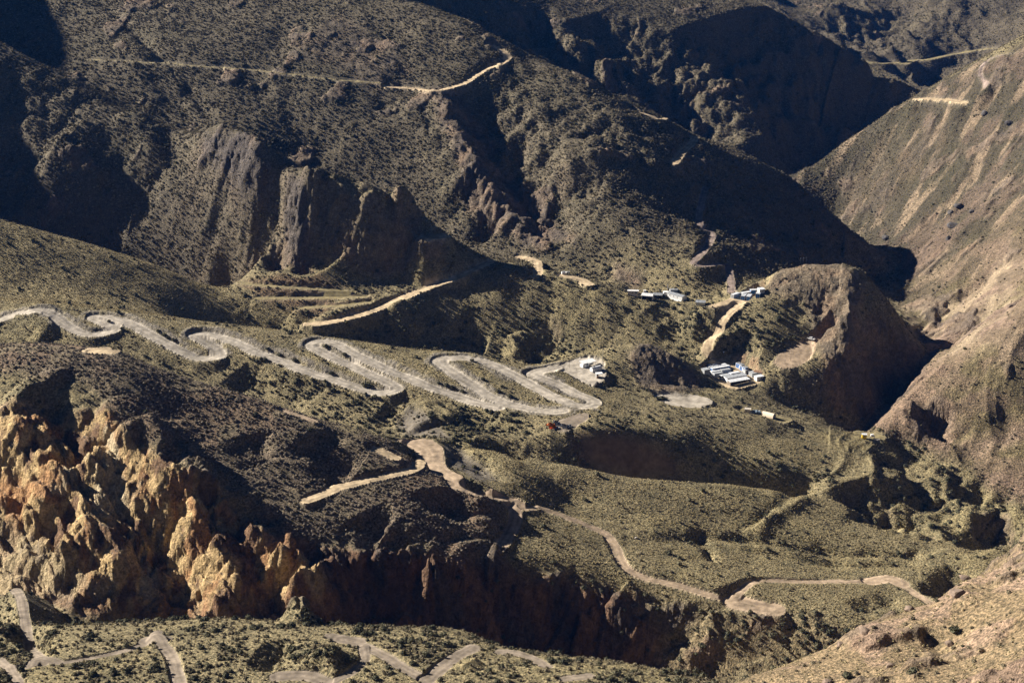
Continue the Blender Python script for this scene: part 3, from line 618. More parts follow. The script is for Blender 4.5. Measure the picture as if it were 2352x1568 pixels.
def sheet(name, fm, kind='structure'):
    me, used = grid_mesh(name, fm); me.materials.append(EARTH)
    for nm, A, ty in (('soil', ALB, 'FLOAT_COLOR'), ('cover', VEG, 'FLOAT'), ('crag', ROUGH, 'FLOAT')):
        at = me.attributes.new(nm, ty, 'POINT')
        if ty == 'FLOAT': at.data.foreach_set('value', A.reshape(-1)[used].astype(np.float32))
        else:
            c4 = np.ones((len(used), 4), np.float32); c4[:, :3] = A.reshape(-1, 3)[used]; at.data.foreach_set('color', c4.ravel())
    o = bpy.data.objects.new(name, me); sc.collection.objects.link(o); o['kind'] = kind
    return o
fr = ROAD[:-1,:-1] > 0.5
fo = (R_ochre[:-1,:-1] + R_cliff[:-1,:-1] > 0.5) & ~fr
fh = ((YY[:-1,:-1] > 860) | (R_rm[:-1,:-1] > 0.5)) & ~fr & ~fo
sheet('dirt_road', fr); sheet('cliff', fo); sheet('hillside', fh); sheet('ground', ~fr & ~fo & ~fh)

# ---------------------------------------------------------------- scrub: low bushes and tussocks, far too many to count
rng = np.random.default_rng(5)
def bush_mesh(name, seed, leaf, n=46):
    r = random.Random(seed); bm = bmesh.new()
    bmesh.ops.create_icosphere(bm, subdivisions=2, radius=0.40)
    for v in bm.verts:
        v.co *= r.uniform(0.72, 1.22); v.co.z = v.co.z*0.82 + 0.22
    for k in range(n):
        th = r.uniform(0, 2*math.pi); ph = math.acos(r.uniform(-0.15, 1)); R = r.uniform(0.36, 0.56)
        c = Vector((math.cos(th)*math.sin(ph)*R, math.sin(th)*math.sin(ph)*R, math.cos(ph)*R*0.85+0.2))
        d = Vector((r.gauss(0,1), r.gauss(0,1), r.gauss(0.5,1))).normalized()*leaf; e = d.cross(Vector((r.gauss(0,1), r.gauss(0,1), r.gauss(0,1)))).normalized()*leaf*0.6
        vs = [bm.verts.new(c+x) for x in (-d*0.4-e, -d*0.4+e, d)]
        bm.faces.new(vs)
    me = bpy.data.meshes.new(name); bm.to_mesh(me); bm.free()
    return me
def tussock_mesh(name, seed):
    r = random.Random(seed); bm = bmesh.new()
    bmesh.ops.create_icosphere(bm, subdivisions=1, radius=0.36)
    for v in bm.verts: v.co *= r.uniform(0.7, 1.15); v.co.z = v.co.z*0.75+0.15
    for k in range(34):
        th = r.uniform(0, 2*math.pi); ti = r.uniform(0.15, 1.1); l = r.uniform(0.4, 0.75)
        d = Vector((math.cos(th)*math.sin(ti), math.sin(th)*math.sin(ti), math.cos(ti))); s = Vector((-math.sin(th), math.cos(th), 0))*0.07
        b0 = d*0.18
        bm.faces.new([bm.verts.new(x) for x in (b0-s, b0+s, d*l)])
    me = bpy.data.meshes.new(name); bm.to_mesh(me); bm.free()
    return me
def plant_material(name, c0, c1, c2):
    m, nt, b = newmat(name)
    oi = node(nt, 'ShaderNodeObjectInfo'); n = node(nt, 'ShaderNodeTexNoise'); n.inputs['Scale'].default_value = 3.0
    tc = node(nt, 'ShaderNodeTexCoord'); nt.links.new(tc.outputs['Object'], n.inputs['Vector'])
    a = mix(nt, ramp(nt, oi.outputs['Random'], 0, 0.6, 0, 1), c0, c1); a = mix(nt, ramp(nt, oi.outputs['Random'], 0.6, 1.0, 0, 1), a, c2)
    col = mix(nt, 1.0, a, ramp(nt, n.outputs['Fac'], 0.3, 0.7, 0.6, 1.4), 'MULTIPLY')
    nt.links.new(col, b.inputs['Base Color']); return m
M_scrub = plant_material('scrub_leaves', (0.135,0.115,0.075), (0.195,0.166,0.106), (0.270,0.228,0.145))
M_bush = plant_material('bush_leaves', (0.066,0.066,0.040), (0.105,0.100,0.060), (0.155,0.142,0.085))
M_straw = plant_material('dry_grass', (0.270,0.220,0.118), (0.335,0.275,0.150), (0.41,0.34,0.19))
M_dark = plant_material('heath_leaves', (0.180,0.150,0.115), (0.255,0.215,0.160), (0.34,0.29,0.205))
def cells():
    du = (np.diff(pl)[None,:]*YY[:-1,:-1]); dv = np.diff(np.exp(ql))[:,None]
    A = du*dv*np.sqrt(1+SL[:-1,:-1]**2)
    nx, ny, nz = -gx[:-1,:-1], -gy[:-1,:-1], 1.0
    face = (nx*-XX[:-1,:-1] + ny*-YY[:-1,:-1] + nz*-ZZ[:-1,:-1])
    vis = (UU[:-1,:-1] > -160) & (UU[:-1,:-1] < 2512) & (VV[:-1,:-1] > -80) & (VV[:-1,:-1] < 1720) & (face > -30)
    return A*vis
AREA = cells()
def scatter(dens_):
    ex = AREA*dens_[:-1,:-1]; k = np.floor(ex + rng.random(ex.shape)).astype(int)
    jj, ii = np.nonzero(k); rep = k[jj, ii]; jj = np.repeat(jj, rep); ii = np.repeat(ii, rep)
    f = rng.random(len(jj)); g = rng.random(len(jj))
    def lerp(M): return ((M[jj,ii]*(1-f)+M[jj,ii+1]*f)*(1-g) + (M[jj+1,ii]*(1-f)+M[jj+1,ii+1]*f)*g)
    return np.stack([lerp(X3), lerp(Y3), lerp(Z3)], -1), jj, ii
def instances(name, P, scale, protos, label, cat):
    me = bpy.data.meshes.new(name); N = len(P); me.vertices.add(N); me.vertices.foreach_set('co', P.astype(np.float32).ravel())
    a = me.attributes.new('size', 'FLOAT', 'POINT'); a.data.foreach_set('value', scale.astype(np.float32))
    a = me.attributes.new('turn', 'FLOAT_VECTOR', 'POINT')
    rot = np.zeros((N, 3), np.float32); rot[:,2] = rng.random(N)*6.283; rot[:,0] = rng.normal(0, 0.15, N); a.data.foreach_set('vector', rot.ravel())
    a = me.attributes.new('pick', 'INT', 'POINT'); a.data.foreach_set('value', rng.integers(0, len(protos), N).astype(np.int32))
    o = bpy.data.objects.new(name, me); sc.collection.objects.link(o)
    o['kind'] = 'stuff'; o['label'] = label; o['category'] = cat
    col = bpy.data.collections.new(name+'_kinds')
    for i, p in enumerate(protos): col.objects.link(bpy.data.objects.new('%s_%d' % (name, i), p))
    ng = bpy.data.node_groups.new(name, 'GeometryNodeTree')
    ng.interface.new_socket('Geometry', in_out='INPUT', socket_type='NodeSocketGeometry'); ng.interface.new_socket('Geometry', in_out='OUTPUT', socket_type='NodeSocketGeometry')
    gi = ng.nodes.new('NodeGroupInput'); go = ng.nodes.new('NodeGroupOutput')
    ip = ng.nodes.new('GeometryNodeInstanceOnPoints'); ci = ng.nodes.new('GeometryNodeCollectionInfo')
    ci.inputs['Collection'].default_value = col; ci.inputs['Separate Children'].default_value = True; ci.inputs['Reset Children'].default_value = True
    def att(nm, ty):
        n = ng.nodes.new('GeometryNodeInputNamedAttribute'); n.data_type = ty; n.inputs['Name'].default_value = nm; return n.outputs['Attribute']
    ng.links.new(gi.outputs[0], ip.inputs['Points']); ng.links.new(ci.outputs[0], ip.inputs['Instance'])
    ip.inputs['Pick Instance'].default_value = True
    ng.links.new(att('pick', 'INT'), ip.inputs['Instance Index']); ng.links.new(att('turn', 'FLOAT_VECTOR'), ip.inputs['Rotation']); ng.links.new(att('size', 'FLOAT'), ip.inputs['Scale'])
    ng.links.new(ip.outputs[0], go.inputs[0])
    md = o.modifiers.new('instances', 'NODES'); md.node_group = ng
    return o
clump = sstep(n15*0.8+n5*0.5, -0.15, 0.35)
hollow = sstep(conc, 0.25, 1.2)
R_ft = ((YY < 440) & (R_fr < 0.3)).astype(np.float32)*(VV > 1400)
keepout = np.clip(1-rd*3-bk*0.85, 0, 1)*np.clip(1-R_ochre*1.05, 0, 1)
keepout = keepout*(1-R_scarp)
base = VEG*keepout
R_gully = region([(440,770),(700,745),(950,690),(1200,760),(1330,800),(1240,850),(1000,800),(700,770)],740,815,30,8)+region([(480,820),(600,850),(900,930),(1000,930),(1250,950),(1200,1010),(1050,1000),(900,1000),(700,960),(540,880)],600,715,30,8)+region([(1390,940),(1500,1000),(1650,1040),(1890,1080),(1880,1130),(1700,1110),(1480,1010),(1340,990)],620,690,25,8)+region([(1480,700),(1640,740),(1600,850),(1500,760)],745,820,20)+region([(1680,720),(1800,700),(1840,790),(1760,850),(1650,800)],735,820,20)+region([(1160,1318),(1700,1400),(1990,1450),(1950,1530),(1700,1500),(1400,1400)],465,520,20)
R_gully = np.clip(R_gully + region([(1950,1100),(2120,1080),(2352,1180),(2352,1275),(2200,1245),(2100,1215),(1990,1180)],560,690,20,8)*0.45, 0, 1)
# dark heath of the hill over the cliff
d = R_hill*base*(0.32+0.22*clump)
P, jj, ii = scatter(d); protos = [bush_mesh('heath%d' % i, 10+i, 0.16) for i in range(3)]
for p in protos: p.materials.append(M_dark)
instances('heath', P, rng.uniform(0.5, 1.2, len(P)), protos, 'dark brown heath bushes covering the hill above the ochre cliff', 'scrub'); nA = len(P)
# grey green scrub on the mountains
d = base*(1-R_hill)*(R_lm*(0.22+0.22*clump) + R_rm*(0.03+0.06*clump*sstep(-n60, -0.2, 0.3)) + R_far*0.02 + R_ft*(0.16+0.24*clump) + R_flat*(0.02+0.13*sstep(n15+n60*0.6, 0.25, 0.7)) + R_fr*0.025 + (1-R_lm)*(1-R_rm)*(1-R_ft)*(1-R_flat)*(1-R_fr)*(1-R_ghill*0.85)*(1-R_sw*0.6)*(0.12+0.14*clump))
P, jj, ii = scatter(d); protos = [bush_mesh('scrub%d' % i, 20+i, 0.17) for i in range(4)]
for p in protos: p.materials.append(M_scrub)
instances('scrub', P, (0.40+0.95*rng.random(len(P))**1.8)*np.where(P[:,1] > 820, 1.25, 1.0), protos, 'grey green scrub scattered over the slopes and the plateau', 'scrub'); nB = len(P)
# taller green bushes in the gullies
d = np.clip(base+0.25*R_cliff, 0, 1)*keepout*(R_gully*(0.05+0.09*clump) + hollow*0.03*(1-R_rm)*(1-R_sw*0.6) + R_ft*0.10*sstep(n15, -0.2, 0.3) + 0.004*(1-R_rm*0.7))*(1-R_hill*0.8)
P, jj, ii = scatter(d); protos = [bush_mesh('bush%d' % i, 40+i, 0.13, 90) for i in range(4)]
for p in protos: p.materials.append(M_bush)
instances('bushes', P, (0.9+1.8*rng.random(len(P))**1.7), protos, 'dark green bushes crowding the shaded gullies', 'bushes'); nC = len(P)
# straw coloured tussock grass
d = base*(R_flat*(0.42+0.25*(1-clump)) + R_ghill*0.70 + R_sw*0.45 + R_ft*0.14 + R_fr*0.13 + R_rm*0.04 + R_lm*0.05)
P, jj, ii = scatter(d); protos = [tussock_mesh('tussock%d' % i, 60+i) for i in range(3)]
for p in protos: p.materials.append(M_straw)
instances('grass_tussocks', P, rng.uniform(0.40, 0.95, len(P)), protos, 'straw coloured grass tussocks on the plateau and the lit slopes', 'grass'); nD = len(P)
print('plants', nA, nB, nC, nD)

# ---------------------------------------------------------------- things
def paint(name, col, rough=0.6, metal=0.0, grime=0.25, scale=1.2):
    m, nt, b = newmat(name); b.inputs['Roughness'].default_value = rough; b.inputs['Metallic'].default_value = metal
    tc = node(nt, 'ShaderNodeTexCoord'); n = node(nt, 'ShaderNodeTexNoise'); n.inputs['Scale'].default_value = scale; n.inputs['Detail'].default_value = 5
    nt.links.new(tc.outputs['Object'], n.inputs['Vector'])
    k = ramp(nt, n.outputs['Fac'], 0.35, 0.7, 1.0, 1.0-grime)
    nt.links.new(mix(nt, 1.0, col, k, 'MULTIPLY'), b.inputs['Base Color']); return m
MT = dict(
 blue=paint('blue_paint', (0.045, 0.17, 0.46)), white=paint('white_paint', (0.74, 0.74, 0.73), grime=0.2), roof=paint('white_sheet_roof', (0.62, 0.64, 0.66), 0.5, grime=0.35),
 grey=paint('grey_paint', (0.33, 0.34, 0.34)), lightgrey=paint('light_grey_panel', (0.50, 0.50, 0.48)), zinc=paint('zinc_roof', (0.40, 0.42, 0.44), 0.45, 0.2, 0.4),
 rust=paint('rusty_sheet', (0.28, 0.17, 0.11)), dark=paint('dark_opening', (0.03, 0.03, 0.035), 0.8), glass=paint('window_glass', (0.05, 0.07, 0.09), 0.15, grime=0.1),
 wood=paint('weathered_wood', (0.22, 0.18, 0.14), 0.9), steel=paint('galvanised_steel', (0.45, 0.45, 0.45), 0.5, 0.3), cream=paint('cream_fabric', (0.72, 0.60, 0.46), 0.8, grime=0.12, scale=0.6),
 orange=paint('orange_tarpaulin', (0.92, 0.27, 0.07), 0.7, grime=0.15), tarp=paint('grey_tarpaulin', (0.30, 0.31, 0.34), 0.7, grime=0.4, scale=2.0), bluetarp=paint('blue_grey_tarpaulin', (0.16, 0.22, 0.28), 0.6, grime=0.7, scale=1.4),
 yellow=paint('yellow_paint', (0.80, 0.56, 0.03)), rubber=paint('black_rubber', (0.02, 0.02, 0.02), 0.8), stone=paint('pale_stone', (0.42, 0.38, 0.33), 0.95, grime=0.5, scale=0.8), darkstone=paint('dark_stone', (0.10, 0.092, 0.088), 0.95, grime=0.5, scale=0.5), brownstone=paint('brown_stone', (0.24, 0.18, 0.135), 0.95, grime=0.5, scale=0.5), beige=paint('beige_wall', (0.56, 0.50, 0.42)))
class MB:
    def __init__(s): s.bm = bmesh.new()
    def box(s, c, d, bev=0.0, rz=0.0):
        r = bmesh.ops.create_cube(s.bm, size=1.0); ca, sa = math.cos(rz), math.sin(rz)
        for v in r['verts']:
            x, y, z = v.co.x*d[0], v.co.y*d[1], v.co.z*d[2]; v.co = (c[0]+x*ca-y*sa, c[1]+x*sa+y*ca, c[2]+z)
        if bev: bmesh.ops.bevel(s.bm, geom=list({e for v in r['verts'] for e in v.link_edges}), offset=bev, segments=1, affect='EDGES')
        return s
    def prism(s, prof, x0, x1):          # profile in y, z swept along x
        a = [s.bm.verts.new((x0, y, z)) for y, z in prof]; b = [s.bm.verts.new((x1, y, z)) for y, z in prof]; k = len(prof)
        for i in range(k): s.bm.faces.new((a[i], a[(i+1) % k], b[(i+1) % k], b[i]))
        s.bm.faces.new(list(reversed(a))); s.bm.faces.new(b); return s
    def tube(s, p, q, r, n=8, r2=None):
        p, q = Vector(p), Vector(q); d = (q-p).normalized(); u = d.orthogonal().normalized(); w = d.cross(u); r2 = r if r2 is None else r2
        A = [s.bm.verts.new(p+(u*math.cos(2*math.pi*i/n)+w*math.sin(2*math.pi*i/n))*r) for i in range(n)]
        B = [s.bm.verts.new(q+(u*math.cos(2*math.pi*i/n)+w*math.sin(2*math.pi*i/n))*r2) for i in range(n)]
        for i in range(n): s.bm.faces.new((A[i], A[(i+1) % n], B[(i+1) % n], B[i]))
        s.bm.faces.new(list(reversed(A))); s.bm.faces.new(B); return s
    def ribbed(s, x0, x1, y, z0, z1, out, pitch=0.35, dep=0.05):   # corrugated wall panel along x with some thickness
        n = max(2, int((x1-x0)/pitch)); xs = []
        for i in range(n):
            a = x0+(x1-x0)*i/n; w_ = (x1-x0)/n
            xs += [(a, 0), (a+w_*0.3, 0), (a+w_*0.5, 1), (a+w_*0.8, 1)]
        xs.append((x1, 0)); lo = []; hi = []
        for x, k in xs: lo.append(s.bm.verts.new((x, y+out*dep*k, z0))); hi.append(s.bm.verts.new((x, y+out*dep*k, z1)))
        for i in range(len(xs)-1):
            f = (lo[i], lo[i+1], hi[i+1], hi[i]); s.bm.faces.new(f if out < 0 else tuple(reversed(f)))
        return s
    def build(s, name, mat, parent=None, smooth=False):
        bmesh.ops.recalc_face_normals(s.bm, faces=s.bm.faces)
        me = bpy.data.meshes.new(name); s.bm.to_mesh(me); s.bm.free(); me.materials.append(MT[mat] if isinstance(mat, str) else mat)
        if smooth: me.polygons.foreach_set('use_smooth', np.ones(len(me.polygons), dtype=bool))
        o = bpy.data.objects.new(name, me); sc.collection.objects.link(o)
        if parent is not None: o.parent = parent
        return o
def tagit(o, label, cat, group=None):
    o['label'] = label; o['category'] = cat
    if group: o['group'] = group
    return o
def ground_at(u, v): h = hit(u, v); return h
def thing(name, label, cat, u, v, d=(1, 0), off=(0, 0), group=None, dz=0.0):
    """Empty at the thing's base; (u, v) is where its anchor meets the ground, d its long direction, off the anchor-to-centre shift along/across"""
    h = hit(u, v); l = math.hypot(*d); dx, dy = d[0]/l, d[1]/l
    x = h[0]+dx*off[0]-dy*off[1]; y = h[1]+dy*off[0]+dx*off[1]
    o = bpy.data.objects.new(name, None); o.empty_display_size = 0.5; sc.collection.objects.link(o)
    zz = min(h[2], zat(x, y)+0.5) if True else h[2]
    o.location = (x, y, zz+dz); o.rotation_euler = (0, 0, math.atan2(dy, dx)); return tagit(o, label, cat, group)
def container(label, u, v, d, Ln=6.06, W=2.44, H=2.6, wall='blue', roof='roof', frame='white', wins=(), group=None, doorside=False, dz=0.0):
    t = thing('container', label, 'container', u, v, d, (Ln/2, 0), group, dz)
    hx, hy = Ln/2, W/2
    m = MB(); m.box((0, 0, H/2), (Ln-0.12, W-0.12, H-0.1)); m.ribbed(-hx+0.12, hx-0.12, -hy+0.07, 0.15, H-0.15, -1); m.ribbed(-hx+0.12, hx-0.12, hy-0.07, 0.15, H-0.15, 1); m.box((0, 0, -0.9), (Ln-0.4, W-0.4, 1.9)); m.build('body', wall, t)
    f = MB()
    for sx in (-1, 1):
        for sy in (-1, 1): f.box((sx*(hx-0.06), sy*(hy-0.06), H/2), (0.15, 0.15, H))
        f.box((sx*(hx-0.05), 0, H-0.08), (0.14, W-0.16, 0.15)); f.box((sx*(hx-0.05), 0, 0.08), (0.14, W-0.16, 0.15))
    for sy in (-1, 1):
        for z_ in (0.08, H-0.08): f.box((0, sy*(hy-0.06), z_), (Ln-0.2, 0.13, 0.14))
    f.build('frame', frame, t)
    r = MB(); r.box((0, 0, H+0.04), (Ln+0.1, W+0.1, 0.10), 0.02)
    k = int(Ln/0.6)
    for i in range(k): r.box((-hx+0.3+i*(Ln-0.6)/(k-1), 0, H+0.11), (0.12, W-0.1, 0.05))
    r.build('roof', roof, t)
    for sy in (-0.5, 0.5): dd = MB().box((-hx-0.01, sy*(W/2-0.16), H/2), (0.06, W/2-0.22, H-0.4), 0.015).build('door', wall, t); MB().tube((-hx-0.06, sy*0.35, 0.5), (-hx-0.06, sy*0.35, H-0.5), 0.025).build('lock_bar', 'steel', dd)
    for side, x in wins:
        wd = MB(); yy = side*(hy+0.01); wd.box((x, yy, 1.55), (1.0, 0.08, 0.8)); fw = wd.build('window', 'white', t)
        MB().box((x, yy+side*0.03, 1.55), (0.82, 0.06, 0.64)).build('pane', 'glass', fw)
    if doorside:
        side, x = doorside; MB().box((x, side*(hy+0.02), 1.05), (0.85, 0.09, 2.0), 0.01).build('door', 'white', t)
    return t
def shed(name, label, cat, u, v, d, Ln, W, H, wall, roof, off=None, slope=0.0, gable=0.0, group=None, open_front=False, wins=(), door=None, over=0.25):
    t = thing(name, label, cat, u, v, d, off or (Ln/2, 0), group); hx, hy = Ln/2, W/2
    w_ = MB()
    if open_front:
        w_.box((0, hy-0.06, H/2-0.5), (Ln, 0.12, H+1)); w_.box((-hx+0.06, 0.06, H/2-0.5), (0.12, W-0.24, H+1)); w_.box((hx-0.06, 0.06, H/2-0.5), (0.12, W-0.24, H+1))
        for i in range(3): MB().tube((-hx+0.2+i*(Ln-0.4)/2, -hy+0.1, -1), (-hx+0.2+i*(Ln-0.4)/2, -hy+0.1, H), 0.07).build('post', 'wood', t)
    else:
        w_.box((0, 0, H/2-0.75), (Ln, W, H+1.5)); n = int(Ln/0.5)
        for i in range(n): w_.box((-hx+0.25+i*(Ln-0.5)/max(n-1, 1), -hy-0.015, H/2), (0.07, 0.06, H-0.1)); 
    if gable: w_.prism([(-hy, H+0.002), (hy, H+0.002), (0, H+gable)], -hx+0.01, hx-0.01)
    w_.build('wall', wall, t)
    r = MB(); T = 0.08
    if gable:
        e = hy+over; zz = H-gable*over/hy
        r.prism([(-e, zz+0.03), (0, H+gable+0.03), (e, zz+0.03), (e, zz+T+0.03), (0, H+gable+T+0.03), (-e, zz+T+0.03)], -hx-over, hx+over)
        n = int((Ln+2*over)/0.7)
        for i in range(n+1):
            x = -hx-over+0.05+i*(Ln+2*over-0.1)/n
            r.prism([(-e, zz+T+0.02), (0, H+gable+T+0.02), (e, zz+T+0.02), (e, zz+T+0.07), (0, H+gable+T+0.08), (-e, zz+T+0.07)], x-0.04, x+0.04)
    else:
        e = hy+over; r.prism([(-e, H+0.02), (e, H+0.02+slope), (e, H+0.02+slope+T), (-e, H+0.02+T)], -hx-over, hx+over)
        n = int((Ln+2*over)/0.7)
        for i in range(n+1):
            x = -hx-over+0.05+i*(Ln+2*over-0.1)/n; r.prism([(-e, H+0.01+T), (e, H+0.01+slope+T), (e, H+0.07+slope+T), (-e, H+0.07+T)], x-0.04, x+0.04)
        if slope and not open_front: MB().prism([(-hy, H), (hy, H), (hy, H+slope*0.9)], -hx+0.02, hx-0.02).build('upper_wall', wall, t)
    r.build('roof', roof, t)
    for side, x in wins:
        fw = MB().box((x, side*(hy+0.03), H*0.58), (0.9, 0.1, 0.75)).build('window', 'white', t); MB().box((x, side*(hy+0.06), H*0.58), (0.72, 0.08, 0.58)).build('pane', 'glass', fw)
    if door is not None: MB().box((door[1], door[0]*(hy+0.03), 1.0), (0.9, 0.1, 2.0), 0.01).build('door', 'grey', t)
    return t
def pole(name, label, cat, u, v, H, r=0.09, mat='wood', arm=0.0, arms=1, group=None, disc=0):
    t = thing(name, label, cat, u, v, (1, 0), (0, 0), group)
    MB().tube((0, 0, -0.6), (0, 0, H), r, 8, r*0.7).build('shaft', mat, t)
    if arm:
        for k in range(arms):
            MB().box((0, -0.1, H-0.35-k*0.6), (arm, 0.12, 0.14)).build('crossarm', mat, t)
            for sx in (-0.45, 0, 0.45): MB().tube((sx*arm, -0.1, H-0.28-k*0.6), (sx*arm, -0.1, H-0.08-k*0.6), 0.06, 6).build('insulator', 'lightgrey', t)
    for k in range(disc):
        bm = MB(); bm.tube((0, -0.12, H-0.3-k*0.9), (0, -0.30, H-0.3-k*0.9), 0.12, 12, 0.38); bm.build('dish', 'white', t)
    return t
def rock(name, label, u, v, r, mat='stone', seed=1, group=None, flat=0.7, cat='boulder', sink=0.25):
    h = hit(u, v); rr = random.Random(seed); bm = bmesh.new(); bmesh.ops.create_icosphere(bm, subdivisions=3, radius=1.0)
    ax = [Vector((rr.gauss(0,1), rr.gauss(0,1), rr.gauss(0,1))).normalized() for _ in range(9)]; cut = [rr.uniform(0.55, 0.9) for _ in ax]
    sx, sy = rr.uniform(0.8, 1.25), rr.uniform(0.8, 1.2)
    for p in bm.verts:
        for a, c in zip(ax, cut):
            k = p.co.dot(a)
            if k > c: p.co -= a*(k-c)*0.92
        p.co *= 1+rr.uniform(-0.035, 0.035); p.co = Vector((p.co.x*sx*r, p.co.y*sy*r, p.co.z*flat*r))
    me = bpy.data.meshes.new(name); bm.to_mesh(me); bm.free(); me.materials.append(MT[mat])
    o = bpy.data.objects.new(name, me); sc.collection.objects.link(o); o.location = (h[0], h[1], h[2]+flat*r*(0.5-sink)); o.rotation_euler = (0, 0, rr.uniform(0, 6))
    return tagit(o, label, cat, group)
G1 = 'containers of the lower camp'; G2 = 'containers of the upper camp'
def zc(k, x0, y0): return lambda x, y: ((x0+x/k)/1.296, (y0+y/k)/1.296)
# lower camp
Z = zc(10.69, 2080, 1060); D1 = (0.9, 0.44)
container('short blue container with white roof at the back of the lower camp', *Z(300, 392), D1, 6.2, 2.3, 2.3, group=G1)
container('long blue container with white roof, second row of the lower camp', *Z(290, 462), D1, 12.0, 2.3, 2.4, group=G1)
container('long blue container, nearer to the viewer of the two longest rows, lower camp', *Z(395, 512), D1, 12.0, 2.3, 2.4, group=G1, wins=((-1, 1), (-1, 4)))
container('light grey container with dull roof tucked beside the long blue rows', *Z(700, 540), D1, 6.0, 2.2, 1.9, 'lightgrey', 'zinc', 'lightgrey', group=G1)
container('pale grey container at the left edge of the lower camp, below the blue rows', *Z(385, 585), D1, 5.6, 2.1, 1.9, 'lightgrey', 'roof', 'white', group=G1)
container('grey container with dirty white end, in front of the pale grey one', *Z(465, 650), D1, 5.6, 2.1, 1.9, 'grey', 'zinc', 'white', group=G1)
container('dark grey container joined to the end of a blue one in the lower camp', *Z(690, 735), D1, 6.0, 2.3, 2.2, 'grey', 'roof', 'lightgrey', group=G1)
container('blue container joined to a dark grey one in the front half of the lower camp', *Z(985, 670), D1, 6.3, 2.3, 2.4, group=G1, wins=((-1, 0.5),))
shed('hut', 'flat roofed grey hut at the far left corner of the lower camp', 'hut', *Z(130, 520), D1, 3.6, 3.2, 1.9, 'grey', 'zinc', (1.8, 0))
shed('workshop', 'wide workshop under a patched grey sheet roof in the lower camp', 'workshop', *Z(840, 800), D1, 13.0, 5.2, 2.3, 'white', 'zinc', (6.5, 0.6), slope=0.3, wins=((-1, -3), (-1, 2)))
shed('lean_to', 'long open lean-to with a white sheet roof along the front of the lower camp', 'shed', *Z(965, 925), D1, 12.6, 3.2, 2.1, 'wood', 'roof', (6.3, 0.3), slope=0.35, open_front=True)
D2 = (0.5, -0.86)
container('blue office container with white doors at the top right of the lower camp', *Z(1225, 335), D2, 5.0, 2.4, 2.6, wins=((-1, -1.2),), doorside=(-1, 0.9), group=G1, roof='zinc')
container('blue office container with grey roof, joined below the other office in the lower camp', *Z(1345, 425), D2, 5.0, 2.4, 2.6, wins=((-1, -1.4), (-1, 1.6)), doorside=(-1, 0.2), group=G1, roof='zinc')
shed('hut', 'small plain grey cabin between the blue offices and the white huts', 'hut', *Z(1500, 550), D1, 2.4, 2.2, 2.4, 'lightgrey', 'zinc', (0, 0), door=(-1, 0.4))
shed('store', 'grey store with flat roof at the right of the lower camp', 'store', *Z(1640, 640), D1, 4.8, 3.6, 2.2, 'grey', 'zinc', (2.4, 0), door=(-1, 1.0))
shed('store', 'long low store with rusty brown and white roof at the camp edge', 'store', *Z(1760, 590), (0.93, -0.36), 7.6, 2.8, 2.1, 'lightgrey', 'rust', (3.8, 0), slope=0.2)
shed('hut', 'white cabin with a lit end wall at the right tip of the lower camp', 'hut', *Z(1800, 770), D1, 4.6, 2.8, 2.3, 'white', 'roof', (2.3, 0), wins=((-1, 0.6),))
pole('flue', 'thin dark flue pipe beside the grey cabin in the lower camp', 'flue', *Z(1565, 540), 3.6, 0.08, 'steel')
# upper camp
Z = zc(14.7, 2140, 840); D3 = (2.1, 5.6)
container('blue container with white end frame, left of the front pair of the upper camp', *Z(1040, 790), D3, wall='blue', group=G2)
container('blue container with white end frame, right of the front pair of the upper camp', *Z(1270, 815), D3, wall='blue', group=G2, wins=((-1, -1), (-1, 1.5)))
container('blue container standing behind the right one of the front pair', *Z(1690, 690), D3, wall='blue', group=G2, wins=((-1, 0),))
container('grey container with pale roof at the left end of the upper camp', *Z(575, 705), (1, 1), 6.4, 2.3, 2.3, 'grey', 'roof', 'lightgrey', group=G2)
container('grey container behind the left blue one of the upper camp', *Z(985, 630), (1, 0.5), 6.0, 2.3, 2.4, 'grey', 'roof', 'lightgrey', group=G2)
container('blue container turned sideways along the back of the upper camp', *Z(1370, 510), (1, 0.15), 6.2, 2.4, 2.6, 'blue', group=G2, doorside=(-1, 0.3))
shed('hut', 'small hut with a pale square roof behind the upper camp', 'hut', *Z(1840, 440), (1, 0.3), 3.2, 3.2, 2.2, 'lightgrey', 'roof', (0, 0), slope=0.2)
pole('flue', 'short white post behind the grey container of the upper camp', 'post', *Z(775, 470), 2.4, 0.08, 'white')
pole('post', 'white post by the hut behind the upper camp', 'post', *Z(1500, 330), 2.0, 0.08, 'white')
# old buildings under the ridge
Z = zc(9.05, 1850, 840); sg = 'old camp under the ridge'
shed('trailer', 'pale pink and white trailer with small windows below the rocks', 'trailer', *Z(165, 310), (1, -0.1), 6.4, 2.4, 2.2, 'beige', 'white', (3.2, 0), wins=((-1, -0.2), (-1, 1.5), (-1, 2.2)))
shed('open_shed', 'open shed with a bright white pitched roof and dark inside', 'shed', *Z(560, 420), (1, -0.35), 6.6, 4.6, 2.2, 'lightgrey', 'white', (3.3, 0), gable=1.0, open_front=True)
shed('open_shed', 'open shed with a dull grey pitched roof beside the bright white one', 'shed', *Z(860, 410), (1, -0.2), 5.4, 4.4, 2.2, 'grey', 'zinc', (2.7, 0), gable=0.9, open_front=True)
shed('hut', 'low white hut between the open sheds and the long building', 'hut', *Z(1130, 330), (1, 0.1), 4.4, 2.4, 1.8, 'white', 'white', (2.2, 0))
shed('long_building', 'long building with grey roof and bright white side wall below the ridge', 'building', *Z(1300, 330), (0.62, -0.70), 12.0, 4.2, 2.3, 'white', 'zinc', (6.0, 0), gable=0.6, wins=((-1, -4), (-1, -1), (-1, 2)))
shed('store', 'small grey flat roofed store behind the long building', 'store', *Z(1300, 275), (1, 0.1), 4.6, 2.6, 2.0, 'lightgrey', 'zinc', (2.3, 0))
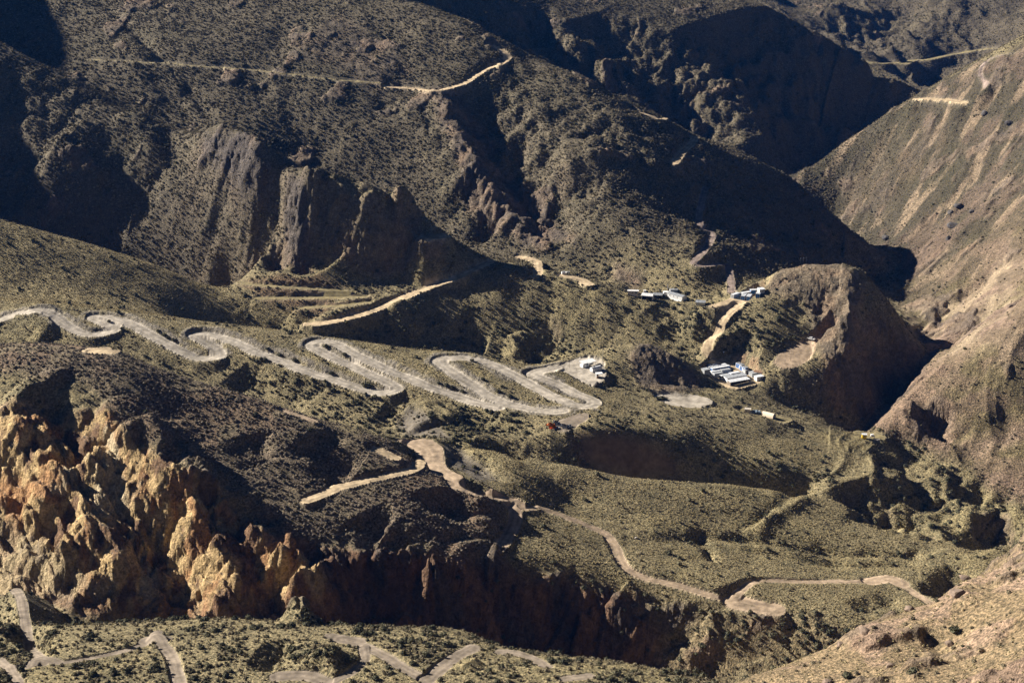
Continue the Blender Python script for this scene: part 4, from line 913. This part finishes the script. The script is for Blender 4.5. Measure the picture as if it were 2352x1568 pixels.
shed('hut', 'grey hut with a hipped looking sheet roof at the right of the old camp', 'hut', *Z(2010, 590), (1, -0.25), 5.4, 4.2, 1.8, 'lightgrey', 'zinc', (2.7, 0), gable=0.9)
shed('kiosk', 'tiny white kiosk above the bright open shed', 'kiosk', *Z(600, 270), (1, 0), 1.3, 1.2, 1.2, 'white', 'white', (0.6, 0))
pole('antenna_mast', 'antenna mast carrying three white dishes above the old camp', 'antenna', *Z(1240, 235), 4.4, 0.06, 'steel', disc=3)
for (x, y, H, lb) in ((860, 260, 2.4, 'thin pole behind the grey open shed'), (1330, 215, 2.6, 'thin pole on the flat store behind the long building'), (1640, 480, 3.0, 'thin pole at the lower end of the long building'), (1805, 440, 2.8, 'thin pole on the bank right of the long building'), (1545, 765, 3.4, 'thin pole on the scrub bank below the long building'), (2085, 450, 1.6, 'short pole behind the grey hut of the old camp')):
    pole('pole', lb, 'pole', *Z(x, y), H, 0.07, 'steel', group='thin poles of the old camp')
for u_, lb in ((1294, 'white drum shaped tank, left one on the sandy pad by the ridge road'), (1304, 'white drum shaped tank, right one on the sandy pad by the ridge road')):
    t = thing('water_tank', lb, 'tank', u_, 630, (1, 0.2), (0, 0), 'white tanks on the sandy pad')
    MB().tube((-1.1, 0, 1.0), (1.1, 0, 1.0), 0.9, 20).build('shell', 'white', t, False); MB().box((-0.7, 0, 0.05), (0.25, 1.4, 0.6)).box((0.7, 0, 0.05), (0.25, 1.4, 0.6)).box((0, 0, 0.0), (1.5, 0.3, 0.2)).build('cradle', 'steel', t); MB().tube((0, 0, 1.85), (0, 0, 2.05), 0.25, 12).build('hatch', 'grey', t)
# fuel yard by the last switchback
Z = zc(14.25, 1680, 1040); D4 = (0.81, 0.58)
t = thing('roofed_stand', 'white shed under a large white mono-pitch roof in the gravel yard', 'shed', *Z(800, 800), D4, (4.2, 1.6))
MB().box((-2.0, 0.2, 0.85), (4.2, 2.6, 1.9)).build('wall', 'white', t); MB().box((-0.9, -1.12, 0.95), (1.0, 0.08, 1.7)).build('door', 'grey', t)
MB().box((2.6, 0.9, 0.6), (2.6, 1.4, 1.2), 0.05).build('cabinet', 'lightgrey', t)
r = MB(); r.prism([(-2.0, 2.55), (2.0, 3.1), (2.0, 3.2), (-2.0, 2.65)], -4.4, 4.6)
for i in range(13): x = -4.3+i*0.74; r.prism([(-2.0, 2.64), (2.0, 3.19), (2.0, 3.25), (-2.0, 2.70)], x-0.04, x+0.04)
r.build('roof', 'white', t)
for px_ in (-4.0, 0.2, 4.2):
    for py_ in (-1.8, 1.8): MB().tube((px_, py_, -0.6), (px_, py_, 2.8+0.137*py_), 0.07).build('post', 'steel', t)
t = thing('fuel_tank', 'big white horizontal storage tank with a rounded top beside the roofed shed', 'tank', *Z(1130, 965), D4, (3.3, 0))
prof = [(-1.2, 0.35), (1.2, 0.35)]+[(1.25*math.cos(a)*1.0, 1.5+1.25*math.sin(a)) for a in np.linspace(-0.35, math.pi+0.35, 16)]
MB().prism(prof, -3.2, 3.2).build('shell', 'white', t)
for x in (-3.0, -1, 1, 3.0): MB().prism([(y*1.015, z*1.01) for y, z in prof], x-0.05, x+0.05).build('band', 'lightgrey', t)
for x in (-2.2, 2.2): MB().box((x, 0, 0.1), (0.35, 2.2, 0.9)).build('saddle', 'grey', t)
MB().tube((-1.5, 0, 2.7), (-1.5, 0, 2.95), 0.3, 14).build('hatch', 'grey', t)
t = thing('pump_shelter', 'small open shelter with white roof and grey back wall near the storage tank', 'shelter', *Z(1380, 1190), (0.93, 0.2), (1.3, 0.6))
MB().box((-1.0, 0.2, 0.9), (1.2, 1.7, 2.0)).build('wall', 'grey', t); MB().prism([(-1.3, 2.1), (1.3, 2.35), (1.3, 2.43), (-1.3, 2.18)], -1.9, 1.9).build('roof', 'white', t); MB().box((-1.2, -1.25, 0.5), (0.9, 0.7, 1.0), 0.04).build('pump', 'rust', t)
for px_ in (-1.7, 0.1, 1.7): MB().tube((px_, -1.15, -0.5), (px_, -1.15, 2.2), 0.06).build('post', 'white', t)
pole('mast', 'tall slender white mast behind the storage tank', 'mast', *Z(1625, 755), 10.6, 0.11, 'steel')
pole('utility_pole', 'lone wooden pole at the far left of the gravel yard', 'pole', *Z(205, 745), 6.4, 0.10, 'wood', 0.9)
pole('post', 'short dark post standing alone on the gravel yard', 'post', *Z(500, 890), 1.3, 0.10, 'wood')
rock('boulder', 'dark rounded boulder at the near edge of the gravel yard', *Z(1385, 1500), 1.6, 'darkstone', 31, flat=0.85, sink=0.1)
# shelters of tarpaulin
Z = zc(16.8, 1600, 1230)
def tarp(name, label, u, v, d, Ln, W, H, mat, seed, peak=0.4, open_=0.2, lean=0.0, poles=(), off=(0, 0)):
    t = thing(name, label, 'tent', u, v, d, off); rr = random.Random(seed); bm = bmesh.new(); nx, ny = 18, 14; V = {}
    for i in range(nx+1):
        for j in range(ny+1):
            a, b = i/nx, j/ny; x = (a-0.5)*Ln; y = (b-0.5)*W
            z = H*(1-abs(b-peak)/max(peak, 1-peak))**0.75*(0.55+0.45*math.sin(math.pi*min(1, a*1.15+open_)))
            z = max(z, 0)+0.10*math.sin(x*5+seed)*math.sin(y*3.1)+rr.uniform(-0.06, 0.06)+lean*a
            V[i, j] = bm.verts.new((x+rr.uniform(-.05, .05), y+rr.uniform(-.05, .05), max(z, -0.1)))
    for i in range(nx):
        for j in range(ny): bm.faces.new((V[i,j], V[i+1,j], V[i+1,j+1], V[i,j+1]))
    bmesh.ops.solidify(bm, geom=list(bm.faces), thickness=0.03)
    me = bpy.data.meshes.new('sheet'); bm.to_mesh(me); bm.free(); me.materials.append(MT[mat]); o = bpy.data.objects.new('sheet', me); sc.collection.objects.link(o); o.parent = t
    for x, y, hh in poles: MB().tube((x, y, -0.4), (x, y, hh), 0.05, 6).build('pole', 'steel', t)
    return t
tarp('tarpaulin_tent', 'bright orange tarpaulin tent sagging beside a grey one', *Z(690, 690), (1, 0.5), 4.0, 3.2, 2.6, 'orange', 3, 0.6, 0.1)
tarp('tarpaulin_tent', 'grey tarpaulin tent standing right behind the orange one', *Z(960, 560), (1, 0.3), 3.2, 3.4, 2.5, 'tarp', 5, 0.55, 0.3)
tarp('tarpaulin_shelter', 'grey and white tarpaulin shelter held up on thin poles', *Z(1430, 690), (1, 0.35), 5.0, 3.2, 2.2, 'tarp', 9, 0.5, 0.35, poles=((2.3, -1.3, 2.2), (1.2, -1.7, 2.0), (2.5, 1.2, 2.3), (-0.6, -1.8, 1.6)))
t = thing('barrel', 'white barrel lying between the two tarpaulin shelters', 'barrel', *Z(1070, 745), (1, 0.2)); MB().tube((-0.45, 0, 0.3), (0.45, 0, 0.3), 0.32, 16).build('drum', 'white', t); MB().tube((-0.47, 0, 0.3), (-0.42, 0, 0.3), 0.34, 16).build('hoop', 'steel', t); MB().tube((0.42, 0, 0.3), (0.47, 0, 0.3), 0.34, 16).build('hoop', 'steel', t)
fl = ('fence post at the far left of the line above the tents', 'fence post second from the left above the tents', 'fence post in the middle of the line above the tents', 'fence post right of the middle above the tents', 'fence post at the right end of the line above the tents', 'fence post standing lowest, beside the gravel pad right of the tents')
for (u_, v_), lb in zip(((1269, 951), (1281, 950), (1294, 948), (1310, 948), (1338, 946), (1342, 962)), fl): pole('fence_post', lb, 'fence post', u_, v_, 2.2, 0.06, 'lightgrey', group='fence posts above the tents')
# tunnel shelter, hut, tarpaulin heap
Z = zc(16.8, 2200, 1200)
t = thing('tunnel_shelter', 'cream arched tunnel shelter with a dark open end on the grassy shelf', 'shelter', *Z(1470, 655), (5.2, -4.2), (0, 0))
arc = [(1.65*math.cos(a), 2.3*math.sin(a)**0.85) for a in np.linspace(0, math.pi, 15)]
bm_ = MB(); outer = [(y, z) for y, z in arc]; inner = [(y*0.96, z*0.96) for y, z in reversed(arc)]; bm_.prism(outer+inner, -3.4, 3.4); bm_; bm_.build('cover', 'cream', t)
MB().prism([(y*0.93, z*0.93) for y, z in arc], 3.0, 3.06).build('end_sheet', 'tarp', t); MB().prism([(y*0.93, z*0.93) for y, z in arc], -3.2, -3.14).build('end_sheet', 'cream', t)  # grey inner sheet stands in for the shade inside the open end
for x in (-3.4, 3.4): MB().prism([(y*1.03, z*1.03) for y, z in arc]+[(y*0.97, z*0.97) for y, z in reversed(arc)], x-0.06, x+0.06).build('hoop', 'beige', t)
shed('hut', 'beige hut with a flat overhanging roof left of the tunnel shelter', 'hut', *Z(290, 420), (1, -0.25), 2.7, 2.0, 1.8, 'beige', 'beige', (1.35, 0), wins=((-1, -0.4),), over=0.35)
t = thing('covered_heap', 'heap of goods under blue grey plastic between the hut and the tunnel', 'heap', *Z(850, 480), (1, -0.3)); rr = random.Random(4)
bm = bmesh.new(); bmesh.ops.create_icosphere(bm, subdivisions=4, radius=1.0)
for p in bm.verts:
    k = 1+0.16*math.sin(p.co.x*6+1)*math.sin(p.co.y*7)+0.12*math.sin(p.co.x*13)+rr.uniform(-0.03, 0.03); p.co = Vector((p.co.x*3.0*k, p.co.y*1.6*k, max(-0.3, p.co.z)*1.5*k))
me = bpy.data.meshes.new('sheet'); bm.to_mesh(me); bm.free(); me.materials.append(MT['bluetarp']); o = bpy.data.objects.new('sheet', me); sc.collection.objects.link(o); o.parent = t
for i in range(7): MB().box((rr.uniform(-2.4, 2.4), rr.uniform(-1.2, 0.4), 1.0+rr.uniform(0, 0.35)), (rr.uniform(0.5, 1.1), rr.uniform(0.4, 0.8), 0.35), 0.05, rr.uniform(0, 3)).build('sack', 'lightgrey' if i % 2 else 'bluetarp', t)
for x, lb in ((595, 'left thin white post in front of the covered heap'), (695, 'right thin white post in front of the covered heap')): pole('post', lb, 'post', *Z(x, 520), 1.2, 0.05, 'white')
# yellow box and tank by the gorge
Z = zc(19.6, 2540, 1270)
shed('cabin', 'yellow cabin with a white roof on the brink of the gorge', 'cabin', *Z(510, 680), (1, -0.12), 2.3, 2.0, 2.1, 'yellow', 'roof', (1.15, 0.9), wins=((-1, 0.1),), door=None, over=0.2)
t = thing('tank_stand', 'cream square tank raised on a steel stand beside the yellow cabin', 'tank', *Z(1090, 660), (1, -0.1)); MB().box((0, 0, 1.75), (1.5, 1.2, 0.9), 0.12).build('tank', 'white', t); MB().box((0.2, 0, 1.22), (2.4, 1.3, 0.12)).build('platform', 'beige', t)
for sx in (-0.9, 1.2):
    for sy in (-0.5, 0.5): MB().tube((sx, sy, -0.5), (sx, sy, 1.2), 0.06).build('leg', 'steel', t)
t = thing('rubble_heap', 'heap of pale broken planks and stones right of the raised tank', 'heap', *Z(1380, 770), (1, 0)); rr = random.Random(8)
for i in range(26): MB().box((rr.gauss(0, 0.9), rr.gauss(0, 0.6), rr.uniform(0, 0.5)), (rr.uniform(0.5, 1.7), rr.uniform(0.08, 0.3), rr.uniform(0.05, 0.2)), 0.01, rr.uniform(0, 3.1)).build('plank' if i % 3 else 'stone', 'stone' if i % 2 else 'beige', t)
# pickup truck
def truck():
    t = thing('pickup_truck', 'white double cab pickup truck parked on the sandy yard', 'truck', 1862, 780, (0.84, -0.53))
    b = MB(); b.prism([(-0.88, 0.45), (0.88, 0.45), (0.90, 0.75), (0.86, 1.02), (-0.86, 1.02), (-0.90, 0.75)], -2.55, 2.5)
    b.prism([(-0.84, 1.0), (0.84, 1.0), (0.70, 1.72), (-0.70, 1.72)], -0.75, 0.95); b.prism([(-0.80, 1.02), (0.80, 1.02), (0.74, 1.12), (-0.74, 1.12)], 1.1, 2.3)
    b.box((-1.65, 0.83, 1.12), (1.7, 0.10, 0.25)).box((-1.65, -0.83, 1.12), (1.7, 0.10, 0.25)).box((-2.5, 0, 1.12), (0.10, 1.6, 0.25)); b.build('body', 'white', t)
    MB().box((-1.62, 0, 1.035), (1.55, 1.5, 0.03)).build('bed_floor', 'dark', t)
    ws = MB(); v_ = [ws.bm.verts.new(c) for c in ((0.98, -0.72, 1.05), (0.98, 0.72, 1.05), (0.975, 0.62, 1.62), (0.975, -0.62, 1.62), (1.45, -0.70, 1.08), (1.45, 0.70, 1.08))]
    ws.bm.faces.new((v_[4], v_[5], v_[2], v_[3])); ws.bm.faces.new((v_[0], v_[4], v_[3])); ws.bm.faces.new((v_[1], v_[2], v_[5])); ws.build('windscreen', 'glass', t)
    for sy in (-1, 1):
        for x in (-0.35, 0.45): MB().box((x, sy*0.79, 1.37), (0.62, 0.06, 0.42)).build('window', 'glass', t)
        MB().box((2.5, sy*0.65, 0.86), (0.08, 0.35, 0.18), 0.02).build('headlight', 'lightgrey', t); MB().box((0.95, sy*0.98, 1.15), (0.12, 0.2, 0.16), 0.03).build('mirror', 'white', t)
        for x in (-1.6, 1.55):
            w_ = MB().tube((x, sy*0.66, 0.38), (x, sy*0.93, 0.38), 0.38, 20).build('wheel', 'rubber', t); MB().tube((x, sy*0.93, 0.38), (x, sy*0.95, 0.38), 0.22, 14).build('rim', 'steel', w_)
    MB().box((2.56, 0, 0.52), (0.14, 1.7, 0.22), 0.03).build('bumper', 'grey', t); MB().box((-2.6, 0, 0.55), (0.14, 1.7, 0.2), 0.03).build('bumper', 'grey', t)
truck()
for (u_, v_, H, a_, lb) in ((1816, 828, 4.4, 3.0, 'wooden T pole on the near left of the sandy yard'), (1859, 829, 4.6, 1.2, 'wooden pole on the near right of the sandy yard'), (1905, 771, 3.4, 1.6, 'wooden T pole at the rock wall behind the white pickup'), (1803, 834, 2.0, 0.5, 'short wooden pole at the left edge of the sandy yard')):
    pole('utility_pole', lb, 'pole', u_, v_, H, 0.10, 'wood', a_, group='wooden poles in the sandy yard')
for (u_, v_, lb) in ((1838, 606, 'left antenna mast with a white tip on the rocky knoll'), (1845, 605, 'middle antenna mast with a white tip on the rocky knoll'), (1852, 603, 'right thin mast without white tip on the rocky knoll')):
    pole('antenna_mast', lb, 'antenna', u_, v_, 4.2, 0.06, 'steel', disc=0 if u_ > 1850 else 1, group='masts on the rocky knoll')
t = thing('sign_board', 'small white sign board beside the bend of the camp road', 'sign', 1662, 813, (1, 0)); MB().tube((0, 0, -0.3), (0, 0, 1.2), 0.05).build('post', 'steel', t); MB().box((0, -0.05, 1.3), (0.9, 0.05, 0.7), 0.01).build('board', 'white', t)
for (u_, v_, lb) in ((247, 702, 'white marker post above the second hairpin from the left'), (509, 749, 'white marker post above the third hairpin from the left')): pole('marker_post', lb, 'post', u_, v_, 1.6, 0.09, 'white')
# stones one can single out
bl = [(1264, 1159, 0.8, 'stone', 'pale boulder on the upper edge of the grassy plateau'), (1462, 1236, 0.9, 'stone', 'pale flat boulder alone in the middle of the plateau'), (2184, 490, 3.2, 'darkstone', 'dark boulder below the pair on the right mountain slope'), (2202, 474, 3.0, 'darkstone', 'dark boulder at the top of the group on the right mountain'), (2188, 520, 4.2, 'darkstone', 'largest dark crag on the right mountain slope'), (2233, 487, 2.4, 'darkstone', 'dark boulder farthest right of the group on the right mountain'), (2179, 549, 2.8, 'darkstone', 'dark boulder lowest of the group on the right mountain'), (2034, 548, 3.0, 'darkstone', 'dark crag above the gorge bend'),
 (2262, 262, 3.6, 'darkstone', 'lone dark slab high on the right mountain'), (2318, 284, 3.0, 'darkstone', 'dark boulder near the right edge high on the mountain'), (2200, 1366, 2.2, 'brownstone', 'brown boulder on the crest of the near right hill'), (2216, 1330, 2.6, 'brownstone', 'tall brown boulder topmost on the near right crest'), (2088, 1402, 1.5, 'brownstone', 'brown boulder halfway down the near right crest'), (1985, 1452, 1.6, 'brownstone', 'brown boulder low on the near right crest'), (1930, 1482, 1.2, 'brownstone', 'small brown boulder lowest on the near right crest'), (1900, 1568, 1.3, 'brownstone', 'brown boulder at the bottom edge of the near right hill'), (2180, 1480, 1.2, 'brownstone', 'brown boulder in the grass of the near right hill'), (2045, 1530, 1.0, 'brownstone', 'small brown boulder near the bottom of the near right hill'), (362, 1424, 1.2, 'stone', 'pale boulder at the foot of the ochre cliff')]
for i, (u_, v_, r_, m_, lb) in enumerate(bl): rock('boulder', lb, u_, v_, r_, m_, 100+i)
# bushes standing alone on the gravel banks
sm = [bush_mesh('shrub%d' % i, 80+i, 0.12, 150) for i in range(3)]
for m_ in sm: m_.materials.append(M_bush)
B3 = lambda x, y: (925.9+x/4.354, 771.6+y/4.354); B2 = lambda x, y: (463+x/4.354, 709.9+y/4.354); B1 = lambda x, y: (x/4.354, 663.6+y/4.354)
for i, (u_, v_) in enumerate([B3(355, 475), B3(435, 500), B3(495, 520), B3(590, 558), B2(1295, 650), B2(780, 466), B2(660, 405), B2(930, 520), B1(1640, 468), B1(1585, 430), B1(1680, 495), B1(1740, 520), B1(1220, 405), B1(1090, 330), B2(1240, 380), B2(1430, 460), B3(690, 250), B3(1070, 610), B3(950, 560), B3(800, 440)]):
    h = hit(u_, v_); o = bpy.data.objects.new('shrub', sm[i % 3]); sc.collection.objects.link(o); o.location = h; k = 2.2+0.9*((i*37) % 10)/10; o.scale = (k, k, k*0.9); o.rotation_euler = (0, 0, i*1.3)
    tagit(o, 'low green shrub growing on a gravel bank between the switchbacks', 'shrub', 'shrubs on the gravel banks of the switchbacks')
h = hit(*B2(1655, 775)); o = bpy.data.objects.new('shrub', sm[1]); sc.collection.objects.link(o); o.location = h; o.scale = (6.0, 5.0, 4.4); tagit(o, 'big round shrub inside the lower bend of the third hairpin', 'shrub')
h = hit(1519, 917); o = bpy.data.objects.new('shrub', sm[2]); sc.collection.objects.link(o); o.location = h; o.scale = (7.0, 3.2, 2.6); tagit(o, 'long low shrub at the left end of the oval gravel turning place', 'shrub')

# ---------------------------------------------------------------- air between here and the far ridges
def haze():
    bm = bmesh.new(); bmesh.ops.create_cube(bm, size=1.0)
    zlo, zhi = float(ZZ.min())-30, max(float(ZZ.max()), 0.0)+60
    x0, x1, y0, y1 = float(XX.min())-50, float(XX.max())+50, -60.0, float(YY.max())+50
    for v in bm.verts:
        v.co = ((x0+x1)/2+v.co.x*(x1-x0), (y0+y1)/2+v.co.y*(y1-y0), (zlo+zhi)/2+v.co.z*(zhi-zlo))
    me = bpy.data.meshes.new('haze'); bm.to_mesh(me); bm.free()
    o = bpy.data.objects.new('haze', me); sc.collection.objects.link(o); o['kind'] = 'stuff'
    o['label'] = 'thin blue air between the camera and the far ridges'; o['category'] = 'haze'
    m = bpy.data.materials.new('air'); m.use_nodes = True; t = m.node_tree
    t.nodes.remove(t.nodes['Principled BSDF'])
    v = t.nodes.new('ShaderNodeVolumePrincipled'); v.inputs['Color'].default_value = (0.03, 0.27, 1.0, 1); v.inputs['Density'].default_value = HAZE; v.inputs['Anisotropy'].default_value = 0.0
    t.links.new(v.outputs[0], t.nodes['Material Output'].inputs['Volume']); me.materials.append(m)
HAZE = 0.000020
haze()
